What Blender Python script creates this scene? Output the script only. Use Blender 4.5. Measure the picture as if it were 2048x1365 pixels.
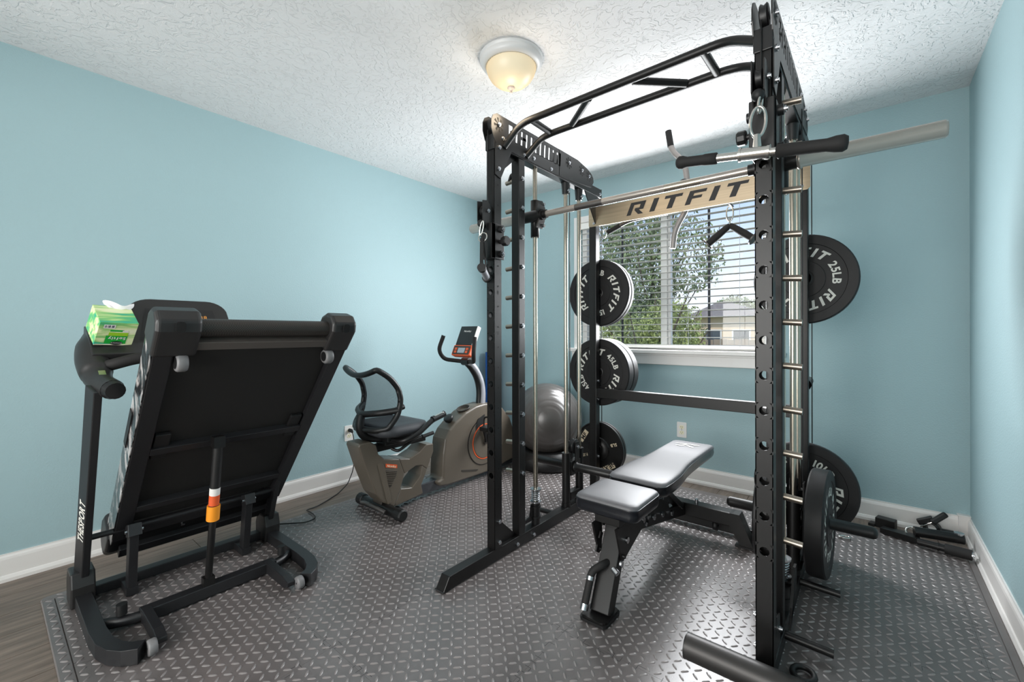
import bpy, math, random
from mathutils import Vector, Matrix, Euler
random.seed(7)
V = Vector
PI = math.pi
scn = bpy.context.scene
COL = scn.collection
for o in list(bpy.data.objects):
    bpy.data.objects.remove(o)

# ------------------------------------------------------------------ camera
cam_d = bpy.data.cameras.new('camera')
cam = bpy.data.objects.new('camera', cam_d)
COL.objects.link(cam)
cam_d.sensor_width = 36
cam_d.lens = 872 / 2048 * 36
cam_d.shift_y = -16 / 2048
cam_d.clip_start = 0.05
cam.matrix_world = (Matrix.Translation((0, 0, 1.118)) @ Matrix.Rotation(math.radians(39.35), 4, 'Z')
                    @ Matrix.Rotation(PI / 2, 4, 'X') @ Matrix.Rotation(-0.0021, 4, 'Z'))
scn.camera = cam

# ------------------------------------------------------------------ world, sun, large lights, exposure
w = bpy.data.worlds.new('world')
scn.world = w
w.use_nodes = True
nt = w.node_tree
nt.nodes.clear()
out = nt.nodes.new('ShaderNodeOutputWorld')
bg = nt.nodes.new('ShaderNodeBackground')
tc = nt.nodes.new('ShaderNodeTexCoord')
sep = nt.nodes.new('ShaderNodeSeparateXYZ')
rmp = nt.nodes.new('ShaderNodeValToRGB')
nt.links.new(tc.outputs['Generated'], sep.inputs[0])
nt.links.new(sep.outputs['Z'], rmp.inputs[0])
rmp.color_ramp.elements[0].position = 0.0
rmp.color_ramp.elements[0].color = (0.82, 0.84, 0.90, 1)
rmp.color_ramp.elements[1].position = 0.26
rmp.color_ramp.elements[1].color = (0.42, 0.54, 0.86, 1)
nt.links.new(rmp.outputs[0], bg.inputs['Color'])
bg.inputs['Strength'].default_value = 1.5
nt.links.new(bg.outputs[0], out.inputs[0])

def light(name, kind, loc, energy, color=(1, 1, 1), size=1, size_y=None, aim=None, portal=False):
    d = bpy.data.lights.new(name, kind)
    d.energy = energy
    d.color = color
    if kind == 'AREA':
        d.size = size
        if size_y:
            d.shape = 'RECTANGLE'
            d.size_y = size_y
        if portal:
            d.cycles.is_portal = True
    elif kind == 'POINT':
        d.shadow_soft_size = size
    o = bpy.data.objects.new(name, d)
    COL.objects.link(o)
    o.location = loc
    if aim is not None:
        o.rotation_euler = (V(aim) - V(loc)).to_track_quat('-Z', 'Y').to_euler()
    return o

sun = light('sun', 'SUN', (0, -5, 12), 2.2, (1, 0.95, 0.86), aim=(-3, 6, 0))
sun.data.angle = 0.02
light('window_portal', 'AREA', (-1.25, 3.53, 1.54), 1, size=1.47, size_y=1.12, aim=(-1.25, 2, 1.54), portal=True)
# daylight entering through the window, and an added unseen fill lamp behind the camera
light('window_daylight', 'AREA', (-1.25, 3.31, 1.46), 78, (0.96, 0.98, 1), 1.4, 0.85, aim=(-1.25, 0, 1.05))
light('unseen_fill', 'AREA', (-1.0, -2.2, 1.35), 112, (1, 0.97, 0.94), 2.4, 1.9, aim=(-1.2, 2, 1.5))

vs = scn.view_settings
scn.display_settings.display_device = 'sRGB'
vs.view_transform = 'Standard'
vs.look = 'None'
vs.gamma = 1
vs.use_curve_mapping = False
vs.exposure = 0.13
scn.cycles.use_denoising = True
scn.cycles.max_bounces = 8
scn.cycles.caustics_refractive = False
scn.cycles.caustics_reflective = False
scn.cycles.sample_clamp_indirect = 4.0

# ------------------------------------------------------------------ materials
def srgb(r, g, b):
    f = lambda c: c / 12.92 if c <= 0.04045 else ((c + 0.055) / 1.055) ** 2.4
    return (f(r / 255), f(g / 255), f(b / 255), 1)

def mat(name, col, rough=0.5, metal=0.0, spec=0.5, bump=None, coat=0.0, emit=None, var=None, wave=None, sheen=0):
    m = bpy.data.materials.new(name)
    m.use_nodes = True
    n = m.node_tree
    p = n.nodes['Principled BSDF']
    if len(col) == 3:
        col = srgb(*col)
    p.inputs['Base Color'].default_value = col
    p.inputs['Roughness'].default_value = rough
    p.inputs['Metallic'].default_value = metal
    p.inputs['Specular IOR Level'].default_value = spec
    p.inputs['Coat Weight'].default_value = coat
    p.inputs['Coat Roughness'].default_value = 0.15
    if emit:
        p.inputs['Emission Color'].default_value = emit[0]
        p.inputs['Emission Strength'].default_value = emit[1]
    L = n.links.new
    tcn = n.nodes.new('ShaderNodeTexCoord')
    if var:  # (scale, amount, stretch)
        nz = n.nodes.new('ShaderNodeTexNoise')
        nz.inputs['Scale'].default_value = var[0]
        nz.inputs['Detail'].default_value = 5
        mp = n.nodes.new('ShaderNodeMapping')
        mp.inputs['Scale'].default_value = var[2] if len(var) > 2 else (1, 1, 1)
        L(tcn.outputs['Object'], mp.inputs[0])
        L(mp.outputs[0], nz.inputs['Vector'])
        mx = n.nodes.new('ShaderNodeMix')
        mx.data_type = 'RGBA'
        mr = n.nodes.new('ShaderNodeMapRange')
        mr.inputs['From Min'].default_value = 0.3
        mr.inputs['From Max'].default_value = 0.7
        L(nz.outputs['Fac'], mr.inputs['Value'])
        L(mr.outputs[0], mx.inputs['Factor'])
        a = var[1]
        mx.inputs['A'].default_value = tuple(max(0, c * (1 - a)) for c in col[:3]) + (1,)
        mx.inputs['B'].default_value = tuple(min(1, c * (1 + a)) for c in col[:3]) + (1,)
        L(mx.outputs['Result'], p.inputs['Base Color'])
    if bump:  # (scale, strength, distance, detail)
        nb = n.nodes.new('ShaderNodeTexNoise')
        nb.inputs['Scale'].default_value = bump[0]
        nb.inputs['Detail'].default_value = bump[3] if len(bump) > 3 else 2
        L(tcn.outputs['Object'], nb.inputs['Vector'])
        bp = n.nodes.new('ShaderNodeBump')
        bp.inputs['Strength'].default_value = bump[1]
        bp.inputs['Distance'].default_value = bump[2]
        L(nb.outputs['Fac'], bp.inputs['Height'])
        L(bp.outputs[0], p.inputs['Normal'])
    return m

M = {}
M['wall'] = mat('teal_wall_paint', (161, 188, 193), 0.55, spec=0.35, bump=(130, 0.35, 0.004, 3))
M['trim'] = mat('white_trim_paint', (232, 229, 226), 0.35)
M['window_vinyl'] = mat('window_vinyl', (250, 250, 248), 0.3)
M['blind'] = mat('blind_slat_white', (244, 242, 238), 0.4)
M['tape'] = mat('blind_tape_grey', (70, 74, 80), 0.8)
M['cord_white'] = mat('cord_white', (215, 215, 215), 0.7)
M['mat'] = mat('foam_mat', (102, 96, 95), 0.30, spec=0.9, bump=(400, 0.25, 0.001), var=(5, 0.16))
M['tread'] = mat('foam_mat_ridge_highlight', (130, 124, 123), 0.30, spec=0.9)  # highlight on the ridges painted as colour, against a darkened mat base
M['mat_seam'] = mat('foam_mat_edge', (50, 50, 52), 0.6)
M['steel_black'] = mat('black_powder_coat', (19, 18, 18), 0.38, spec=0.42, bump=(900, 0.12, 0.0006))
M['steel_plate'] = mat('black_laser_cut_plate', (27, 26, 26), 0.40, spec=0.5)
M['hole'] = mat('dark_hole', (5, 5, 5), 0.8)
M['chrome'] = mat('chrome', (205, 203, 198), 0.16, metal=1)
M['zinc'] = mat('zinc_bolt', (200, 202, 206), 0.25, metal=1)
M['brushed'] = mat('brushed_steel', (190, 172, 147), 0.34, metal=1, var=(3, 0.10, (0.6, 30, 30)))
M['grey_tube'] = mat('grey_metal_tube', (96, 93, 91), 0.42, metal=0.8)
M['dull_tube'] = mat('dull_dark_tube', (62, 60, 59), 0.42, metal=0.5)
M['pale_tube'] = mat('pale_grey_tube', (156, 150, 147), 0.45, metal=0.3)
M['sleeve'] = mat('brushed_chrome', (176, 168, 160), 0.26, metal=0.6, spec=0.9)
M['peg'] = mat('peg_steel', (168, 158, 146), 0.3, metal=1)
M['rod'] = mat('guide_rod', (186, 177, 163), 0.27, metal=1)
M['rubber'] = mat('black_rubber_plate', (29, 28, 29), 0.5, spec=0.32, bump=(220, 0.12, 0.0012))
M['rubber_dark'] = mat('black_rubber', (16, 16, 17), 0.55)
M['iron'] = mat('cast_iron_black', (17, 17, 17), 0.3, spec=0.6)
M['beige'] = mat('beige_print', (214, 198, 170), 0.5)
M['white_print'] = mat('white_print', (224, 222, 214), 0.5)
M['dark_print'] = mat('dark_print', (26, 25, 25), 0.5)
M['grey_print'] = mat('grey_print', (14, 14, 15), 0.6)
M['vinyl'] = mat('bench_vinyl_glare', (92, 91, 94), 0.5, spec=0.7, bump=(300, 0.12, 0.0008))  # window glare on the dark pad tops painted in as grey
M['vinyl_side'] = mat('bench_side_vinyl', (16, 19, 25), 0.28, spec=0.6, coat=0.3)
M['foam_grip'] = mat('black_foam_grip', (26, 24, 24), 0.75)
M['plastic'] = mat('black_plastic', (37, 36, 36), 0.4, spec=0.5, bump=(700, 0.12, 0.0006))
M['plastic_dark'] = mat('dark_plastic', (22, 22, 23), 0.42)
M['tread_frame'] = mat('treadmill_frame', (31, 31, 33), 0.4, spec=0.5, bump=(800, 0.1, 0.0006))
M['board'] = mat('running_deck_underside', (26, 25, 24), 0.62, bump=(500, 0.2, 0.0008))
M['belt'] = mat('running_belt', (30, 28, 27), 0.5)
M['grey_strip'] = mat('grey_crossbar', (82, 76, 72), 0.4)
M['caster'] = mat('grey_caster', (118, 117, 118), 0.45)
M['film'] = mat('film_base', (60, 58, 60), 0.3)
M['orange'] = mat('orange_collar', (244, 152, 40), 0.4)
M['orange_red'] = mat('orange_red_print', (222, 92, 46), 0.5)
M['label_white'] = mat('label_white', (228, 226, 222), 0.5)
M['bike'] = mat('taupe_plastic', (98, 90, 80), 0.36, spec=0.5)
M['bike_dark'] = mat('taupe_dark', (58, 53, 48), 0.45)
M['bike_silver'] = mat('silver_mast', (170, 170, 176), 0.35, metal=0.4)
M['bike_rail'] = mat('bike_rail', (92, 94, 98), 0.35, metal=0.7)
M['seat'] = mat('seat_fabric', (54, 56, 60), 0.6)
M['lcd'] = mat('grey_lcd', (168, 174, 182), 0.25)
M['ball'] = mat('grey_ball_vinyl', (74, 71, 69), 0.28, spec=0.6)
M['blue'] = mat('blue_foam', (26, 84, 158), 0.6)
M['outlet'] = mat('outlet_white', (232, 231, 228), 0.35)
M['cable'] = mat('black_cable', (14, 14, 15), 0.45)
M['lamp_rim'] = mat('white_lamp_rim', (214, 214, 214), 0.35)
M['lamp_knob'] = mat('lamp_finial', (188, 176, 170), 0.35)
M['tissue'] = mat('white_tissue', (246, 244, 244), 0.8)
M['grass'] = mat('lawn_grass', (112, 124, 76), 0.9, var=(3, 0.35))
M['leaf'] = mat('tree_leaf', (124, 138, 96), 0.6, var=(2.0, 0.35))
M['leaf2'] = mat('shrub_leaf', (150, 160, 96), 0.6, var=(3.0, 0.35))
M['bark'] = mat('tree_bark', (92, 80, 66), 0.9)
M['stucco'] = mat('beige_siding', (206, 184, 156), 0.8)
M['roof'] = mat('brown_shingle', (122, 112, 104), 0.85, var=(8, 0.2))
M['fence'] = mat('fence_wood', (150, 134, 118), 0.85)
M['pane_dark'] = mat('far_pane', (70, 76, 84), 0.15)
M['strap'] = mat('black_webbing', (24, 22, 22), 0.8)

def mk_ceiling():
    m = mat('knockdown_ceiling', (236, 235, 235), 0.8)
    n = m.node_tree
    p = n.nodes['Principled BSDF']
    t = n.nodes.new('ShaderNodeTexCoord')
    nz = n.nodes.new('ShaderNodeTexNoise')
    nz.inputs['Scale'].default_value = 21
    nz.inputs['Detail'].default_value = 3
    nz.inputs['Distortion'].default_value = 1.4
    n.links.new(t.outputs['Object'], nz.inputs['Vector'])
    r = n.nodes.new('ShaderNodeValToRGB')
    e = r.color_ramp.elements
    e[0].position = 0.47
    e[0].color = (0, 0, 0, 1)
    e[1].position = 0.52
    e[1].color = (1, 1, 1, 1)
    n.links.new(nz.outputs['Fac'], r.inputs[0])
    nz2 = n.nodes.new('ShaderNodeTexNoise')
    nz2.inputs['Scale'].default_value = 120
    n.links.new(t.outputs['Object'], nz2.inputs['Vector'])
    ad = n.nodes.new('ShaderNodeMath')
    ad.operation = 'MULTIPLY_ADD'
    n.links.new(nz2.outputs['Fac'], ad.inputs[0])
    ad.inputs[1].default_value = 0.35
    n.links.new(r.outputs[0], ad.inputs[2])
    b = n.nodes.new('ShaderNodeBump')
    b.inputs['Strength'].default_value = 0.6
    b.inputs['Distance'].default_value = 0.006
    n.links.new(ad.outputs[0], b.inputs['Height'])
    n.links.new(b.outputs[0], p.inputs['Normal'])
    return m
M['ceiling'] = mk_ceiling()

def mk_wood():
    m = mat('grey_brown_vinyl_plank', (112, 98, 88), 0.42)
    n = m.node_tree
    p = n.nodes['Principled BSDF']
    t = n.nodes.new('ShaderNodeTexCoord')
    oi = n.nodes.new('ShaderNodeObjectInfo')
    mp = n.nodes.new('ShaderNodeMapping')
    mp.inputs['Scale'].default_value = (14, 1.1, 1)
    cmb = n.nodes.new('ShaderNodeCombineXYZ')
    mul = n.nodes.new('ShaderNodeMath')
    mul.operation = 'MULTIPLY'
    mul.inputs[1].default_value = 37
    n.links.new(oi.outputs['Random'], mul.inputs[0])
    n.links.new(mul.outputs[0], cmb.inputs[1])
    n.links.new(t.outputs['Object'], mp.inputs[0])
    n.links.new(cmb.outputs[0], mp.inputs['Location'])
    nz = n.nodes.new('ShaderNodeTexNoise')
    nz.inputs['Scale'].default_value = 3.0
    nz.inputs['Detail'].default_value = 7
    nz.inputs['Roughness'].default_value = 0.65
    n.links.new(mp.outputs[0], nz.inputs['Vector'])
    r = n.nodes.new('ShaderNodeValToRGB')
    e = r.color_ramp.elements
    e[0].position = 0.3
    e[0].color = srgb(82, 71, 63)
    e[1].position = 0.72
    e[1].color = srgb(136, 121, 109)
    n.links.new(nz.outputs['Fac'], r.inputs[0])
    n.links.new(r.outputs[0], p.inputs['Base Color'])
    b = n.nodes.new('ShaderNodeBump')
    b.inputs['Strength'].default_value = 0.15
    b.inputs['Distance'].default_value = 0.001
    n.links.new(nz.outputs['Fac'], b.inputs['Height'])
    n.links.new(b.outputs[0], p.inputs['Normal'])
    return m
M['wood'] = mk_wood()

def mk_glass(name, tint=(1, 1, 1, 1), ior=1.45):
    m = bpy.data.materials.new(name)
    m.use_nodes = True
    n = m.node_tree
    n.nodes.clear()
    o = n.nodes.new('ShaderNodeOutputMaterial')
    t = n.nodes.new('ShaderNodeBsdfTransparent')
    t.inputs[0].default_value = tint
    g = n.nodes.new('ShaderNodeBsdfGlossy')
    g.inputs['Roughness'].default_value = 0.02
    f = n.nodes.new('ShaderNodeFresnel')
    f.inputs['IOR'].default_value = ior
    x = n.nodes.new('ShaderNodeMixShader')
    n.links.new(f.outputs[0], x.inputs[0])
    n.links.new(t.outputs[0], x.inputs[1])
    n.links.new(g.outputs[0], x.inputs[2])
    n.links.new(x.outputs[0], o.inputs[0])
    return m
M['glass'] = mk_glass('window_glass', (0.96, 0.98, 0.97, 1))

def mk_mesh_fabric():
    m = bpy.data.materials.new('seat_mesh_fabric')
    m.use_nodes = True
    n = m.node_tree
    n.nodes.clear()
    o = n.nodes.new('ShaderNodeOutputMaterial')
    t = n.nodes.new('ShaderNodeBsdfTransparent')
    d = n.nodes.new('ShaderNodeBsdfDiffuse')
    d.inputs[0].default_value = (0.02, 0.022, 0.028, 1)
    x = n.nodes.new('ShaderNodeMixShader')
    tcn = n.nodes.new('ShaderNodeTexCoord')
    ck = n.nodes.new('ShaderNodeTexWave')
    ck.inputs['Scale'].default_value = 90
    n.links.new(tcn.outputs['Object'], ck.inputs['Vector'])
    mr = n.nodes.new('ShaderNodeMapRange')
    mr.inputs['To Min'].default_value = 0.35
    mr.inputs['To Max'].default_value = 0.8
    n.links.new(ck.outputs['Fac'], mr.inputs['Value'])
    n.links.new(mr.outputs[0], x.inputs[0])
    n.links.new(t.outputs[0], x.inputs[1])
    n.links.new(d.outputs[0], x.inputs[2])
    n.links.new(x.outputs[0], o.inputs[0])
    return m
M['mesh_fabric'] = mk_mesh_fabric()

def mk_film():
    # crinkled clear plastic wrap over a black rail
    m = mat('plastic_wrap', (30, 29, 31), 0.16, spec=0.8)
    n = m.node_tree
    p = n.nodes['Principled BSDF']
    t = n.nodes.new('ShaderNodeTexCoord')
    mp = n.nodes.new('ShaderNodeMapping')
    mp.inputs['Scale'].default_value = (7, 30, 5)
    n.links.new(t.outputs['Object'], mp.inputs[0])
    nz = n.nodes.new('ShaderNodeTexNoise')
    nz.inputs['Scale'].default_value = 1.6
    nz.inputs['Detail'].default_value = 6
    nz.inputs['Distortion'].default_value = 2.2
    n.links.new(mp.outputs[0], nz.inputs['Vector'])
    r = n.nodes.new('ShaderNodeValToRGB')
    e = r.color_ramp.elements
    e[0].position = 0.47
    e[0].color = srgb(34, 33, 35)
    e[1].position = 0.60
    e[1].color = srgb(190, 184, 182)
    n.links.new(nz.outputs['Fac'], r.inputs[0])
    n.links.new(r.outputs[0], p.inputs['Base Color'])
    b = n.nodes.new('ShaderNodeBump')
    b.inputs['Strength'].default_value = 0.8
    b.inputs['Distance'].default_value = 0.006
    n.links.new(nz.outputs['Fac'], b.inputs['Height'])
    n.links.new(b.outputs[0], p.inputs['Normal'])
    return m
M['film'] = mk_film()

def mk_tissue_print():
    m = mat('tissue_box_print', (150, 200, 120), 0.45)
    n = m.node_tree
    p = n.nodes['Principled BSDF']
    t = n.nodes.new('ShaderNodeTexCoord')
    mp = n.nodes.new('ShaderNodeMapping')
    mp.inputs['Scale'].default_value = (22, 3.5, 22)
    n.links.new(t.outputs['Object'], mp.inputs[0])
    nz = n.nodes.new('ShaderNodeTexNoise')
    nz.inputs['Scale'].default_value = 1.4
    nz.inputs['Detail'].default_value = 4
    nz.inputs['Distortion'].default_value = 0.6
    n.links.new(mp.outputs[0], nz.inputs['Vector'])
    r = n.nodes.new('ShaderNodeValToRGB')
    cr = r.color_ramp
    cr.elements[0].position = 0.28
    cr.elements[0].color = srgb(20, 160, 150)
    cr.elements[1].position = 0.78
    cr.elements[1].color = srgb(240, 240, 214)
    for pos, c in ((0.40, (84, 182, 120)), (0.48, (150, 204, 120)), (0.56, (222, 232, 176))):
        el = cr.elements.new(pos)
        el.color = srgb(*c)
    n.links.new(nz.outputs['Fac'], r.inputs[0])
    n.links.new(r.outputs[0], p.inputs['Base Color'])
    return m
M['tissue_print'] = mk_tissue_print()
M['green'] = mat('green_print', (30, 166, 60), 0.45)
M['lime'] = mat('lime_print', (156, 204, 50), 0.45)
M['cream'] = mat('cream_card', (238, 234, 206), 0.5)

def mk_belt():
    m = mat('carbon_weave_belt', (34, 31, 29), 0.45)
    n = m.node_tree
    p = n.nodes['Principled BSDF']
    t = n.nodes.new('ShaderNodeTexCoord')
    k = n.nodes.new('ShaderNodeTexChecker')
    k.inputs['Scale'].default_value = 260
    k.inputs['Color1'].default_value = srgb(24, 22, 21)
    k.inputs['Color2'].default_value = srgb(58, 52, 47)
    n.links.new(t.outputs['Object'], k.inputs['Vector'])
    n.links.new(k.outputs[0], p.inputs['Base Color'])
    return m
M['belt'] = mk_belt()

def mk_lamp_glass():
    m = mat('frosted_ribbed_glass', (150, 138, 112), 0.4, emit=((1, 0.80, 0.48, 1), 0.55))
    n = m.node_tree
    p = n.nodes['Principled BSDF']
    lw = n.nodes.new('ShaderNodeLayerWeight')
    lw.inputs['Blend'].default_value = 0.4
    r = n.nodes.new('ShaderNodeValToRGB')
    r.color_ramp.elements[0].color = (1, 0.90, 0.66, 1)
    r.color_ramp.elements[1].color = (1, 0.70, 0.36, 1)
    n.links.new(lw.outputs['Facing'], r.inputs[0])
    n.links.new(r.outputs[0], p.inputs['Emission Color'])
    return m
M['lamp_glass'] = mk_lamp_glass()

# ------------------------------------------------------------------ mesh builder
def frame_of(d):
    d = V(d).normalized()
    a = V((0, 0, 1)) if abs(d.z) < 0.9 else V((1, 0, 0))
    u = d.cross(a).normalized()
    return u, d.cross(u).normalized(), d

def fillet(pts, r, n=5):
    pts = [V(p) for p in pts]
    if not r:
        return pts
    o = [pts[0]]
    for i in range(1, len(pts) - 1):
        a, b, c = pts[i - 1], pts[i], pts[i + 1]
        d1, d2 = (a - b), (c - b)
        t = min(r, d1.length * 0.48, d2.length * 0.48)
        p, q = b + d1.normalized() * t, b + d2.normalized() * t
        for k in range(n + 1):
            s = k / n
            o.append(p * (1 - s) ** 2 + b * 2 * s * (1 - s) + q * s * s)
    o.append(pts[-1])
    return o

class MB:
    def __init__(s):
        s.v, s.f, s.s = [], [], []
    def add(s, vs_, fs, smooth=False):
        k = len(s.v)
        s.v += [V(x) for x in vs_]
        for i, f in enumerate(fs):
            s.f.append([k + j for j in f])
            s.s.append(smooth if isinstance(smooth, bool) else smooth[i])
        return s
    def box(s, c, d, R=None):
        c = V(c)
        q = []
        for x in (-1, 1):
            for y in (-1, 1):
                for z in (-1, 1):
                    p = V((x * d[0] / 2, y * d[1] / 2, z * d[2] / 2))
                    q.append(c + (R @ p if R else p))
        return s.add(q, [(0, 1, 3, 2), (4, 6, 7, 5), (0, 4, 5, 1), (2, 3, 7, 6), (0, 2, 6, 4), (1, 5, 7, 3)])
    def bx(s, x0, x1, y0, y1, z0, z1):
        return s.box(((x0 + x1) / 2, (y0 + y1) / 2, (z0 + z1) / 2), (abs(x1 - x0), abs(y1 - y0), abs(z1 - z0)))
    def beam(s, a, b, w_, h, up=(0, 0, 1)):
        a, b = V(a), V(b)
        d = (b - a)
        n = d.normalized()
        u = n.cross(V(up)).normalized()
        t = u.cross(n)
        return s.box((a + b) / 2, (w_, d.length, h), Matrix((u, n, t)).transposed())
    def cyl(s, a, b, r, n=16, r2=None, cap=True):
        a, b = V(a), V(b)
        r2 = r if r2 is None else r2
        u, w_, d = frame_of(b - a)
        ring = lambda c, rr: [c + (u * math.cos(2 * PI * i / n) + w_ * math.sin(2 * PI * i / n)) * rr for i in range(n)]
        s.add(ring(a, r) + ring(b, r2), [(i, i + n, (i + 1) % n + n, (i + 1) % n) for i in range(n)], True)
        if cap:
            s.add(ring(a, r), [tuple(range(n))])
            s.add(ring(b, r2), [tuple(reversed(range(n)))])
        return s
    def tube(s, pts, r, n=10, bend=0, cap=True, seg=5, sy=1.0):
        pts = fillet(pts, bend, seg)
        m = len(pts)
        rad = r if isinstance(r, (list, tuple)) else None
        u = None
        vs_, fs = [], []
        for i, p in enumerate(pts):
            d = (pts[min(i + 1, m - 1)] - pts[max(i - 1, 0)]).normalized()
            if u is None:
                u = frame_of(d)[0]
            u = (u - d * u.dot(d)).normalized()
            w_ = d.cross(u)
            if rad:
                t = i / (m - 1) * (len(rad) - 1)
                k = min(int(t), len(rad) - 2)
                rr = rad[k] * (1 - t + k) + rad[k + 1] * (t - k)
            else:
                rr = r
            vs_ += [p + (u * math.cos(2 * PI * j / n) + w_ * math.sin(2 * PI * j / n) * sy) * rr for j in range(n)]
        for i in range(m - 1):
            for j in range(n):
                fs.append((i * n + j, i * n + (j + 1) % n, (i + 1) * n + (j + 1) % n, (i + 1) * n + j))
        s.add(vs_, fs, True)
        if cap:
            s.add(vs_[:n], [tuple(reversed(range(n)))])
            s.add(vs_[-n:], [tuple(range(n))])
        return s
    def lathe(s, prof, o=(0, 0, 0), ax=(0, 0, 1), n=32, smooth=True, closed=False):
        u, w_, d = frame_of(ax)
        o = V(o)
        m = len(prof)
        vs_ = []
        for r, z in prof:
            vs_ += [o + d * z + (u * math.cos(2 * PI * j / n) + w_ * math.sin(2 * PI * j / n)) * r for j in range(n)]
        fs = []
        for i in range(m if closed else m - 1):
            k = (i + 1) % m
            for j in range(n):
                fs.append((i * n + j, i * n + (j + 1) % n, k * n + (j + 1) % n, k * n + j))
        return s.add(vs_, fs, smooth)
    def prism(s, poly, o, u, v, depth, smooth=False):
        o, u, v = V(o), V(u), V(v)
        w_ = u.cross(v).normalized() * depth
        a = [o + u * p[0] + v * p[1] for p in poly]
        n = len(a)
        s.add(a + [p + w_ for p in a], [tuple(reversed(range(n))), tuple(range(n, 2 * n))] +
              [(i, (i + 1) % n, (i + 1) % n + n, i + n) for i in range(n)])
        return s
    def flat(s, poly, o, u, v):
        o, u, v = V(o), V(u), V(v)
        return s.add([o + u * p[0] + v * p[1] for p in poly], [tuple(range(len(poly)))])
    def ball(s, c, r, n=16, m=10, sc=(1, 1, 1)):
        c = V(c)
        prof = [(math.sin(PI * i / m), -math.cos(PI * i / m)) for i in range(m + 1)]
        k = len(s.v)
        s.lathe([(max(a, 1e-4), b) for a, b in prof], n=n)
        for i in range(k, len(s.v)):
            s.v[i] = c + V((s.v[i].x * r * sc[0], s.v[i].y * r * sc[1], s.v[i].z * r * sc[2]))
        return s
    def merge(s, o, mtx):
        return s.add([mtx @ x for x in o.v], o.f, list(o.s))
    def build(s, name, mt, root=None, bevel=0, seg=2, sub=0, kind=None, label=None):
        me = bpy.data.meshes.new(name)
        off = ROOTLOC.get(root.name, V((0, 0, 0))) if root else V((0, 0, 0))
        me.from_pydata([x - off for x in s.v], [], s.f)
        me.polygons.foreach_set('use_smooth', s.s)
        me.materials.append(M[mt] if isinstance(mt, str) else mt)
        me.update()
        o = bpy.data.objects.new(name, me)
        COL.objects.link(o)
        if root:
            o.parent = root
            ROOTLOC[o.name] = off
        if bevel:
            b = o.modifiers.new('bevel', 'BEVEL')
            b.width = bevel
            b.segments = seg
            b.limit_method = 'ANGLE'
            b.angle_limit = math.radians(40)
            b.harden_normals = False
        if sub:
            q = o.modifiers.new('sub', 'SUBSURF')
            q.levels = q.render_levels = sub
        if kind:
            o['kind'] = kind
        if label:
            o['label'] = label
        return o
ROOTLOC = {}

def thing(name, label, cat, loc=(0, 0, 0), group=None):
    o = bpy.data.objects.new(name, None)
    COL.objects.link(o)
    o.empty_display_size = 0.05
    o.location = loc
    ROOTLOC[o.name] = V(loc)
    tag(o, label, cat, group)
    return o

def tag(o, label, cat, group=None):
    o['label'] = label
    o['category'] = cat
    if group:
        o['group'] = group
    return o

def struct(o):
    o['kind'] = 'structure'
    return o

def clone(o, parent, loc=None):
    c = o.copy()
    COL.objects.link(c)
    c.parent = parent
    if loc is not None:
        c.location = loc
    return c

# ------------------------------------------------------------------ lettering
_gc = {}
def glyph(ch, bold=0.0):
    k = (ch, bold)
    if k not in _gc:
        cu = bpy.data.curves.new('g', 'FONT')
        cu.body = ch
        cu.size = 1.0
        cu.offset = bold
        cu.resolution_u = 3
        ob = bpy.data.objects.new('g', cu)
        COL.objects.link(ob)
        bpy.context.view_layer.update()
        me = bpy.data.meshes.new_from_object(ob.evaluated_get(bpy.context.evaluated_depsgraph_get()))
        vs_ = [(x.co.x, x.co.y) for x in me.vertices]
        fs = [tuple(p.vertices) for p in me.polygons]
        bpy.data.objects.remove(ob)
        bpy.data.curves.remove(cu)
        bpy.data.meshes.remove(me)
        if vs_:
            x0, x1 = min(a for a, b in vs_), max(a for a, b in vs_)
        else:
            x0, x1 = 0, 0.25
        _gc[k] = ([(a - x0, b) for a, b in vs_], fs, x1 - x0)
    return _gc[k]

def rects(*rs):
    vs_, fs = [], []
    for q in rs:
        k = len(vs_)
        vs_ += q
        fs.append(tuple(range(k, k + len(q))))
    return vs_, fs
def rc(x0, x1, y0, y1):
    return [(x0, y0), (x1, y0), (x1, y1), (x0, y1)]
BLOCK = {
    'R': (rects(rc(0, .24, 0, 1), rc(.24, .86, .78, 1), rc(.60, .86, .52, .78), rc(.36, .86, .36, .52), [(.36, .36), (.62, .36), (.95, 0), (.66, 0)]), .95),
    'I': (rects(rc(0, .28, 0, 1)), .28),
    'T': (rects(rc(0, .9, .78, 1), rc(.31, .59, 0, .78)), .9),
    'F': (rects(rc(0, .26, 0, 1), rc(.26, .82, .78, 1), rc(.26, .70, .40, .60)), .82)}
def block(ch, bold=0):
    (vs_, fs), wd = BLOCK[ch]
    return [(x + 0.28 * y, y) for x, y in vs_], fs, wd

def straight(mb, text, o, u, v, h, font=glyph, gap=0.12, bold=0.02, center=True, wid=1.0):
    o, u, v = V(o), V(u), V(v)
    gl = []
    x = 0
    for ch in text:
        if ch == ' ':
            x += 0.35
            continue
        g = font(ch, bold)
        gl.append((g, x))
        x += g[2] + gap
    x -= gap
    sh = x / 2 if center else 0
    k = h / (0.72 if font is glyph else 1.0)
    for g, gx in gl:
        mb.add([o + u * ((p[0] + gx - sh) * k * wid) + v * (p[1] * k) for p in g[0]], g[1])
    return mb

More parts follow.
